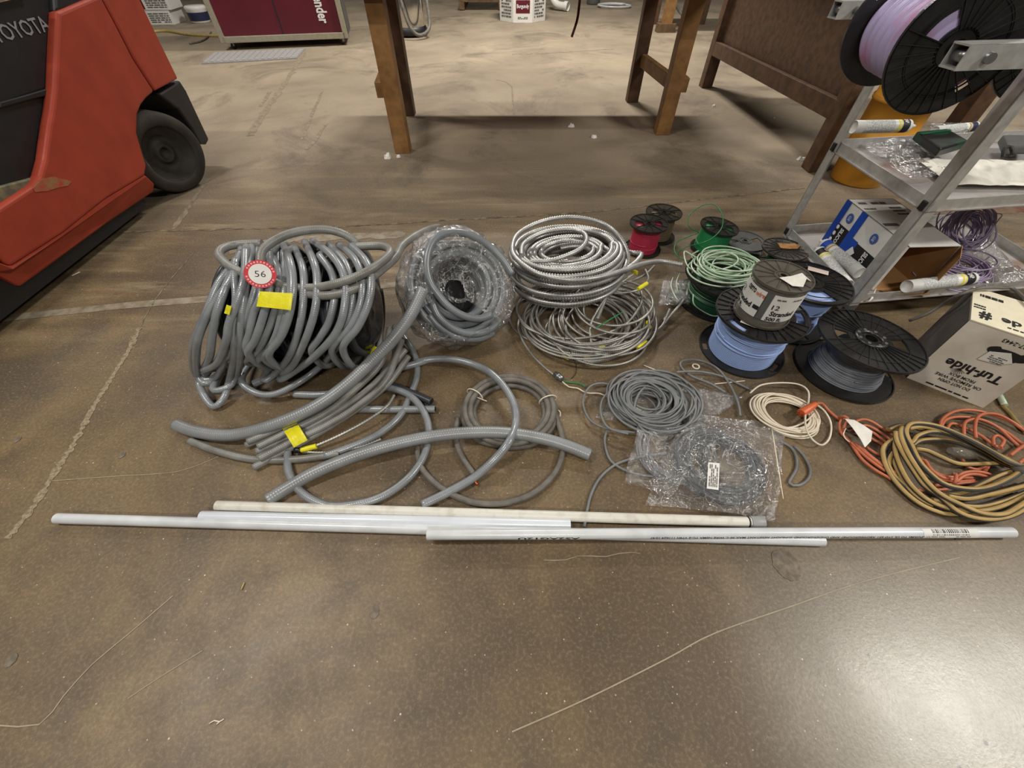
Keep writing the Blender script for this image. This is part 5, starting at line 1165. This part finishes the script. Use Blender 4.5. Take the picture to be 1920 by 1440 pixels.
# ================================================================== GREY CABLE COILS I, J
z9 = Z(1060, 660, 4.236)
gi = thing('grey_cable_coil', (.449, .806, 0), 'loose grey cable coil lying on a clear plastic bag', 'cable coil')
mb = MB(); ctr = P(1213, 752, .03)
mb.tube(coil(ctr, .096, 40, .05, .004, 51, .3, .022, .88, 0), .0039, 6)
mb.tube(coil(ctr + V((-.01, 0, .01)), .072, 16, .04, .004, 53, .28, .03, .9, .2), .0039, 6)
mb.tube(coil(ctr + V((.03, .01, 0)), .112, 12, .05, .004, 52, .22, .03, .9, .4), .0039, 6)
for s_ in ([(560, 640, .02), (350, 612, .02), (200, 545, .018), (140, 400, .018), (190, 280, .02), (290, 248, .02), (390, 275, .03)],
           [(1080, 480, .03), (1060, 380, .04), (980, 290, .045), (850, 235, .045), (700, 240, .04), (600, 310, .04), (550, 440, .04), (590, 590, .04), (700, 660, .03), (800, 690, .02)],
           [(340, 600, .015), (312, 700, .008), (345, 840, .006), (430, 918, .006), (560, 968, .006), (700, 990, .006)],
           [(1390, 510, .01), (1370, 400, .01), (1300, 250, .012), (1200, 125, .012), (1060, 66, .012), (930, 72, .014), (920, 120, .014), (1000, 190, .016), (1150, 250, .016), (1270, 320, .01)],
           [(880, 160, .03), (1050, 155, .02), (1230, 190, .01), (1400, 265, .006), (1490, 312, .006)],
           [(420, 480, .03), (430, 380, .03), (380, 300, .03), (300, 370, .03), (280, 480, .03), (340, 600, .03), (500, 650, .03)]):
    mb.tube(tr(z9(s_), .01), .0039, 7)
mb.build('cable', M['cable'], gi)
o = sheet([P(1112, 782, .004), P(1300, 812, .004), P(1392, 742, .004), P(1180, 705, .004)], 30, 24, .010, 61, 'flat_bag', M['film2'], gi)
gj0 = thing('bagged_cable_coil', P(1265, 850), 'grey cable coil in a clear bag tucked under the other two coils', 'cable coil')
mb = MB(); mb.tube(coil(P(1268, 845, .02), .095, 12, .02, .004, 55, .14, .012, 1.0), .0038, 6); mb.tube(tr(z9([(800, 805, .03), (640, 825, .02), (520, 850, .008), (390, 900, .006), (275, 1000, .006), (205, 1130, .006), (170, 1275, .006), (150, 1390, .006)]), .01), .0042, 8); mb.build('cable', M['cable'], gj0)
sheet([P(1170, 912, .004), P(1260, 935, .004), P(1330, 815, .004), P(1188, 810, .004)], 26, 24, .008, 62, 'clear_bag', M['film2'], gj0, zfn=lambda p: .036 if abs((p - P(1268, 845)).length - .09) < .05 else .014)
cj = P(1346, 872, .02)
gj = thing('bagged_cable_coil', cj.to_tuple()[:2] + (0,), 'grey cable coil in a clear bag with a white label', 'cable coil')
mb = MB(); mb.tube(coil(cj, .104, 30, .032, .0042, 57, .2, .014, .98, z0=.012), .0040, 6); mb.tube(coil(cj + V((0, -.004, 0)), .085, 5, .03, .0042, 58, .2, .014, .98, z0=.014), .0040, 6); mb.build('cable', M['cabledark'], gj)
def zj(p):
    d_ = math.hypot(p.x - cj.x, p.y - cj.y); e = max(0, 1 - ((d_ - .1) / .062) ** 2) if d_ > .1 else max(.35, 1 - ((d_ - .1) / .09) ** 2)
    return .010 + .044 * max(0, e)
sheet([P(1207, 945, .004), P(1450, 978, .004), P(1478, 800, .004), P(1284, 772, .004)], 52, 46, .011, 63, 'clear_bag', M['film2'], gj, zfn=zj)
mb = MB(); pz = [P(1447, 806, .02), P(1468, 936, .012)]; mb.tube([pz[0].lerp(pz[1], i / 12) + V((0, 0, .002)) for i in range(13)], .0013, 5); mb.build('zip_strip', M['ivory'], gj)
lq = [P(1325, 916, .068), P(1347, 919, .068), P(1349, 869, .068), P(1328, 867, .068)]
mb = MB(); mb.prism(lq, (0, 0, .001)); lb_ = mb.build('paper_label', M['white'], gj)
lc = (lq[0] + lq[2]) / 2 + up * .0015; lx = (lq[1] - lq[0]).normalized(); ly = (lq[3] - lq[0]).normalized()
lines(lb_, flat(lc, ly, -lx, .0006), (lq[3] - lq[0]).length * .85, (lq[1] - lq[0]).length * .8, 5, M['faint_ink'], 9)
# right loop of that cable
zk = Z(1360, 690, 3.4286)
mb = MB(); mb.tube(tr(zk([(350, 470, .008), (420, 510, .006), (455, 570, .006), (455, 650, .006), (410, 740, .006), (470, 755, .006), (530, 715, .006), (545, 650, .006), (500, 560, .006), (440, 500, .008)]), .01), .0042, 8); mb.build('loose_turn', M['cable'], gj)

# ================================================================== IVORY WIRE COIL K
ck_ = P(1474, 775, .015); mb = MB(); mb.tube(coil(ck_, .087, 17, .022, .0028, 71, .2, .014, .86, -.25), .0029, 6)
mb.tube(tr(zk([(160, 160, .03), (230, 110, .03), (350, 95, .03), (470, 105, .03), (530, 145, .03), (535, 210, .03), (515, 300, .035), (520, 390, .035), (560, 460, .03), (620, 495, .02), (670, 450, .01), (680, 360, .01), (640, 280, .02), (580, 230, .02)]), .008), .0029, 6)
mb.tube(tr(zk([(250, 330, .02), (330, 375, .02), (430, 380, .02), (520, 340, .025), (570, 290, .02)]), .008), .0029, 6)
tag(mb.build('ivory_wire_coil', M['ivory']), 'loose coil of thin ivory wire beside the bagged cable', 'wire coil')

# ================================================================== ORANGE EXTENSION CORD
oc = thing('orange_extension_cord', P(1640, 810), 'orange extension cord with plug and paper tag', 'extension cord')
zo = Z(1560, 760, 5.333); mb = MB()
orr = .0046
S = [zk([(575, 232, .03), (620, 228, .02), (665, 275, .008), (730, 330, .008)]) + zo([(80, 130, .012), (120, 110, .03), (160, 140, .03), (130, 200, .03), (105, 260, .012)]),
     zo([(150, 140, .014), (110, 130, .016), (80, 180, .016), (90, 270, .012), (180, 370, .008), (290, 530, .008), (420, 640, .008), (560, 720, .008), (700, 800, .008), (900, 850, .01), (1150, 840, .01)]),
     zo([(220, 170, .02), (300, 140, .022), (400, 165, .018), (560, 270, .01), (700, 370, .008), (860, 520, .008), (960, 620, .008), (1100, 700, .012), (1240, 720, .016), (1400, 720, .014)]),
     zo([(230, 220, .014), (340, 200, .014), (450, 250, .012), (560, 330, .008), (700, 450, .008), (850, 600, .008), (1000, 700, .01), (1200, 760, .014), (1420, 750, .012)]),
     zo([(240, 250, .012), (380, 260, .012), (500, 340, .01), (640, 460, .008)]), zo([(200, 240, .012), (330, 300, .012), (480, 380, .008), (620, 480, .008)]),
     zo([(190, 370, .012), (300, 480, .012), (420, 580, .012), (540, 660, .01), (680, 740, .008)]), zo([(230, 380, .012), (330, 470, .014), (440, 560, .014), (540, 630, .012), (640, 700, .01)]), zo([(330, 410, .012), (420, 470, .012), (520, 520, .01), (640, 600, .008)]), zo([(300, 430, .014), (400, 520, .014), (520, 600, .01), (660, 690, .008)]),
     zo([(880, 550, .012), (930, 550, .02), (990, 640, .02), (1100, 720, .018), (1230, 740, .018), (1300, 680, .022), (1420, 660, .024), (1550, 680, .022), (1620, 720, .014)]),
     zo([(1020, 800, .01), (1200, 790, .012), (1400, 770, .016), (1600, 790, .014), (1700, 800, .01)]), zo([(1230, 770, .02), (1330, 700, .026), (1450, 690, .026), (1560, 720, .02)]),
     zo([(1210, 690, .03), (1240, 690, .034), (1235, 750, .034), (1215, 800, .02)]),
     zo([(1300, 540, .012), (1350, 610, .012), (1450, 640, .012), (1560, 600, .012), (1530, 660, .012)]),
     zo([(1080, 210, .014), (1100, 140, .016), (1200, 70, .018), (1330, 45, .018), (1480, 60, .018), (1650, 110, .016), (1800, 170, .014), (1920, 250, .012), (2050, 300, .01)]),
     zo([(1090, 230, .012), (1130, 150, .014), (1250, 115, .014), (1420, 130, .014), (1600, 190, .012), (1760, 280, .01), (1880, 370, .01), (1960, 430, .01)]),
     zo([(1320, 300, .018), (1320, 200, .024), (1360, 150, .026), (1480, 140, .024), (1650, 215, .018), (1780, 330, .012), (1900, 440, .01)]),
     zo([(1440, 330, .018), (1430, 230, .026), (1450, 130, .03), (1520, 85, .03), (1650, 90, .026), (1780, 150, .018), (1900, 230, .012)]),
     zo([(1150, 240, .01), (1200, 180, .01), (1350, 230, .01), (1500, 310, .01), (1620, 400, .01), (1700, 430, .01)]),
     zo([(1620, 400, .014), (1610, 330, .016), (1650, 300, .018), (1720, 350, .018), (1680, 420, .014)]), zo([(1780, 500, .02), (1860, 440, .02), (1950, 380, .02)]), zo([(1870, 580, .03), (1930, 530, .03)])]
for s_ in S: mb.tube(tr(s_, .008), orr, 8)
mb.build('cord', M['orange'], oc)
pa, pb = P(1530, 757, .04), P(1502, 775, .03); d_ = (pb - pa).normalized()
mb = MB(); s2 = d_.cross(up).normalized(); mb.tube([pa, pa + d_ * .012, pa + d_ * .03, pb], lambda t: .008 + .007 * t, 10); pg = mb.build('plug', M['plug'], oc, .002)
for k in (-1, 1): mb = MB(); mb.box(pb + d_ * .008 + s2 * .0055 * k, (.0016, .006, .016), Matrix((s2, up, d_)).transposed()); mb.build('plug_blade', M['copper'], pg)
mb = MB(); tq = [zo([p_])[0] for p_ in ((115, 145, .035), (200, 165, .04), (300, 210, .038), (380, 280, .034), (375, 370, .03), (305, 440, .025), (270, 350, .034), (180, 240, .04))]
mb.prism([P(*q) + V((0, 0, .006 + .004 * (i % 2))) for i, q in enumerate(tq)], (0, 0, .0012)); mb.build('paper_tag', M['paper'], oc)
mb = MB(); mb.tube(tr(zo([(140, 230, .03), (115, 290, .03), (140, 340, .03), (175, 365, .025)]), .006), .0016, 6); mb.build('tag_string', M['ivory'], oc)
# ================================================================== YELLOW / BLACK CORD
yc = thing('yellow_black_cord', P(1783, 882), 'thick yellow and black striped cord coil in front of the orange cord', 'extension cord')
yr = .0074; mb = MB()
K = (1900, 640, .05)
S = [[(1900, 610, .06), (1750, 560, .06), (1550, 440, .058), (1300, 310, .055), (1050, 210, .055), (850, 180, .055), (760, 205, .055), (740, 290, .055), (800, 420, .055), (870, 560, .055), (1000, 700, .05), (1150, 800, .05), (1400, 840, .05), (1600, 810, .05), (1800, 720, .05), (1910, 640, .05)],
     [(1880, 620, .04), (1700, 560, .04), (1480, 430, .04), (1200, 300, .04), (1000, 265, .04), (850, 310, .035), (800, 370, .03), (640, 440, .02), (560, 560, .014), (600, 680, .012), (720, 800, .01), (900, 930, .01), (1120, 1030, .01), (1400, 1080, .012), (1650, 1050, .016), (1850, 960, .02), (2000, 860, .02)],
     [(1890, 640, .03), (1650, 560, .025), (1400, 430, .02), (1150, 350, .02), (900, 350, .02), (800, 400, .018)],
     [(640, 330, .03), (560, 380, .03), (510, 450, .026), (530, 580, .02), (600, 720, .012), (740, 880, .01), (900, 1000, .009), (1100, 1080, .009), (1250, 1090, .009), (1400, 1100, .02), (1600, 1130, .02)],
     [(640, 270, .05), (650, 360, .05), (720, 500, .045), (820, 660, .04), (920, 800, .036), (1060, 900, .034), (1130, 960, .032), (1250, 1060, .03), (1400, 1120, .03), (1600, 1140, .03), (1800, 1100, .03), (1980, 1000, .03)],
     [(700, 220, .055), (690, 300, .055), (740, 440, .055), (830, 600, .05), (960, 780, .046), (1100, 900, .044), (1300, 1000, .042), (1500, 1080, .04), (1700, 1090, .04), (1850, 1020, .04), (2000, 920, .04)],
     [(660, 300, .04), (630, 420, .035), (670, 580, .03), (760, 760, .025), (880, 890, .022), (1020, 980, .02), (1200, 1040, .022), (1450, 1060, .024), (1700, 1010, .026), (1950, 900, .026)],
     [(760, 230, .045), (900, 215, .045), (1100, 255, .045), (1350, 340, .045), (1600, 470, .045), (1780, 560, .045), (1890, 625, .045)],
     [(560, 240, .03), (700, 200, .03), (900, 240, .03), (1100, 270, .03), (1300, 330, .03), (1550, 450, .03), (1750, 540, .03), (1890, 620, .036)],
     [(830, 430, .02), (950, 450, .02), (1080, 510, .02), (1250, 580, .02), (1450, 585, .02), (1650, 580, .02), (1720, 600, .02)],
     [(600, 400, .012), (620, 560, .012), (680, 700, .012), (780, 850, .012), (900, 950, .01), (1000, 1000, .01)],
     [(1100, 890, .02), (1300, 870, .024), (1500, 780, .028), (1700, 690, .034), (1890, 640, .04)],
     [(1150, 900, .03), (1350, 930, .03), (1600, 880, .03), (1850, 820, .03), (2000, 780, .03)],
     [(1200, 980, .02), (1450, 1010, .02), (1700, 960, .02), (1950, 870, .02)],
     [(1000, 940, .01), (1250, 1010, .012), (1500, 1040, .012), (1750, 1010, .012), (1950, 930, .012)],
     [(1500, 900, .014), (1700, 870, .014), (1950, 780, .014)], [(560, 620, .01), (580, 480, .014), (640, 380, .02), (720, 300, .03)]]
for s_ in S: mb.tube(tr(zo(s_), .01), yr, 10)
mb.build('cord', M['yb'], yc)
mb = MB(); mb.tube([P(*zo([(1885, 600, .06)])[0]), P(*zo([(1912, 668, .05)])[0])], .02, 12); mb.build('tie', M['heavy'], yc)
mb = MB(); mb.tube(tr(zo([(1700, 0, .006), (1780, 80, .006), (1860, 180, .006), (1940, 280, .006)]), .01), .006, 8); o = mb.build('drop_cord', mat('olive_cord', (142, 120, 70), .5)); tag(o, 'olive cord end with green tip below the printed carton', 'cord')
mb = MB(); mb.tube([P(1874, 740, .012), P(1884, 760, .01)], .009, 8); mb.build('cord_tip', M['gw'], o)
# clear plug inside the yellow cord
pa, pb = P(*zo([(1180, 450, .03)])[0]), P(*zo([(1420, 500, .02)])[0]); mb = MB(); mb.tube([pa, pa.lerp(pb, .3), pa.lerp(pb, .8), pb], lambda t: .01 + .006 * sin(t * 3.1), 10); mb.build('plug', M['clearpl'], yc)

# ================================================================== PLASTIC PIPES
def pipe(a_, b_, r, m_, label, z0=None, z1=None, name='plastic_pipe'):
    pa, pb = P(a_[0], a_[1], z0 or r), P(b_[0], b_[1], z1 or r)
    o = thing(name, ((pa.x + pb.x) / 2, (pa.y + pb.y) / 2, 0), label, 'pipe')
    d_ = (pb - pa).normalized(); n_ = 24; mb = MB()
    mb.tube([pa.lerp(pb, i / 24) for i in range(25)], r, n_, caps=False); k = len(mb.v)
    for e, s_ in ((pa, 1), (pb, -1)):
        X = d_.orthogonal().normalized(); Y = d_.cross(X); b0_ = len(mb.v)
        for rr_, dd in ((r, 0), (r * .8, 0), (r * .8, .05)):
            for j in range(n_): mb.v.append(e + d_ * dd * s_ + X * (rr_ * cos(2 * pi * j / n_)) + Y * (rr_ * sin(2 * pi * j / n_)))
        for q in range(2):
            for j in range(n_): mb.face([b0_ + q * n_ + j, b0_ + q * n_ + (j + 1) % n_, b0_ + (q + 1) * n_ + (j + 1) % n_, b0_ + (q + 1) * n_ + j])
    mb.build('pipe_body', m_, o)
    return o, pa, pb, d_
pr = .0138
o1, a1, b1_, d1 = pipe((407, 948), (1420, 979), pr, M['pvc_cream'], 'yellowed cream pipe with a grey coupling, rearmost of the four')
mb = MB(); mb.tube([b1_ - d1 * .028, b1_ - d1 * .024], pr * 1.06, 20); mb.build('dark_ring', M['dark'], o1)
mb = MB(); mb.tube([b1_ - d1 * .02, b1_ + d1 * .016], pr * 1.2, 22); cpl = mb.build('coupling', M['dullpvc'], o1, .0015)
pipe((378, 968), (1069, 984), pr * 1.05, M['pvc_blue'], 'pale bluish grey pipe, the shortest, second from the rear')
pipe((107, 972), (1543, 1014), pr, M['pvc'], 'longest pale grey pipe reaching farthest left, nearest the viewer')
o4, a4, b4, d4 = pipe((801, 1002), (1897, 998), pr, M['pvc'], 'grey pipe with printed text and barcode label reaching farthest right', .036, .022)
sd = V((d4.y, -d4.x, 0)).normalized()
def onpipe(s0, ang0, e=.0006):
    c = a4 + d4 * s0
    return lambda x, y: c - d4 * x + (sd * cos(ang0 - y / pr) + up * sin(ang0 - y / pr)) * (pr + e)
L4 = (b4 - a4).length
letter(o4, PIPE_TXT, onpipe(L4 * .615, .32), L4 * .48, .0068, M['ink'], .01); letter(o4, 'AS2AG12U', onpipe(L4 * .205, .32), .16, .0068, M['ink'], .02)
def onpipe2(s0, ang0, e): 
    c = a4 + d4 * s0; return lambda x, y: c + d4 * x + (sd * cos(ang0 + y / pr) + up * sin(ang0 + y / pr)) * (pr + e)
s0 = L4 * (1772 - 801) / (1897 - 801); lab_ = patch(o4, onpipe2(s0, .95, .0005), L4 * .095, pr * 2.0, M['white'], 'barcode_label', 4, 10)
mb = MB(); rnd = random.Random(2); x = -.05; fn = onpipe2(s0, 1.15, .001)
while x < .045:
    w_ = rnd.choice((.0012, .002, .003)); g = [(x, -.006), (x + w_, -.006), (x + w_, .002), (x, .002), (x, .009), (x + w_, .009)]
    mb.v += [V(fn(*q)) for q in g]; k = len(mb.v) - 6; mb.face([k, k + 1, k + 2, k + 3]); mb.face([k + 3, k + 2, k + 5, k + 4]); x += w_ + rnd.choice((.0012, .002, .003))
mb.build('barcode', M['ink'], lab_); lines(lab_, onpipe2(s0, .42, .001), .1, .004, 1, M['faint_ink'], 3)
mb = MB(); mb.prism([P(1790, 1012, .001), P(1812, 1010, .001), P(1806, 1004, .001), P(1796, 1003, .001)], (0, 0, .006)); tag(mb.build('pipe_chock', M['greyreel']), 'small dark chip under the right end of printed pipe', 'chip')

# ================================================================== FLOOR LITTER
def scrap(px, py, s_, seed, label, group='white foam scraps on the floor'):
    rnd = random.Random(seed); c = P(px, py, 0); mb = MB(); n_ = 7
    ring_ = [c + V((s_ * rnd.uniform(.6, 1.2) * cos(2 * pi * i / n_), s_ * rnd.uniform(.6, 1.2) * sin(2 * pi * i / n_), .001)) for i in range(n_)]
    top = [c + (p - c) * rnd.uniform(.4, .8) + V((0, 0, s_ * rnd.uniform(.4, .9))) for p in ring_]
    mb.v = ring_ + top; mb.face(list(range(n_))[::-1]); mb.face(list(range(n_, 2 * n_)))
    for i in range(n_): mb.face([i, (i + 1) % n_, n_ + (i + 1) % n_, n_ + i])
    tag(mb.build('foam_scrap', M['foam']), label, 'scrap', group)
for i, (px, py, s_, lab__) in enumerate(((727, 296, .035, 'largest white foam scrap in front of the left table leg'), (748, 295, .018, 'small white foam scrap touching the left table leg foot'), (1071, 238, .028, 'white foam scrap on the floor between the table legs'), (1113, 258, .024, 'flat white scrap left of the right table leg'), (1338, 200, .022, 'white scrap right of the right front table leg'), (1451, 222, .014, 'tiny white scrap left of the panelled bench leg'), (1502, 300, .03, 'white scrap beside the panelled bench front leg'))):
    scrap(px, py, s_, i + 3, lab__)
for (a_, b_, m_, nm, lab__) in (((458, 1092), (452, 1106), 'yhose', 'straw_bit', 'short yellow straw bit on the bare front floor'), ((1207, 685), (1240, 698), 'ivory', 'wire_offcut', 'straight white wire offcut behind the loose grey coil'), ((1340, 720), (1396, 714), 'ivory', 'wire_offcut', 'thin white wire offcut before the blue reel'), ((135, 517), (150, 510), 'ivory', 'wire_offcut', 'short white offcut in the shadow beside the forklift')):
    mb = MB(); mb.tube([P(a_[0], a_[1], .003), P(b_[0], b_[1], .003)], .002, 6); tag(mb.build(nm, M[m_]), lab__, 'scrap')
mb = MB(); mb.tube(tr([(392, 1357, .002), (402, 1351, .002), (411, 1353, .002), (420, 1348, .002)], .004), .0012, 5); mb.tube(tr([(406, 1358, .002), (412, 1353, .002)], .004), .0012, 5); tag(mb.build('thread', M['ivory']), 'curled white thread on the floor near the bottom left', 'scrap')
mb = MB(); mb.tube([P(1305, 687, .002) + V((.012 * cos(i * pi / 10), .012 * sin(i * pi / 10), 0)) for i in range(20)], .003, 6, closed=True); tag(mb.build('washer', M['ivory']), 'white plastic washer on the floor near the blue reel', 'washer')
for px, py, r_ in ((1474, 1058, .035), (20, 1238, .012), (32, 824, .011), (228, 853, .011), (702, 1148, .012)):
    c = P(px, py, .0014); mb = MB(); rnd = random.Random(px); mb.v = [c + V((r_ * rnd.uniform(.86, 1.0) * cos(i * pi / 20), r_ * rnd.uniform(1.05, 1.2) * sin(i * pi / 20), 0)) for i in range(40)]; mb.face(list(range(40))); mb.build('floor_stain', mat('stain', (88, 78, 65), .6, rgb2=(126, 114, 97), scale=60), fl)
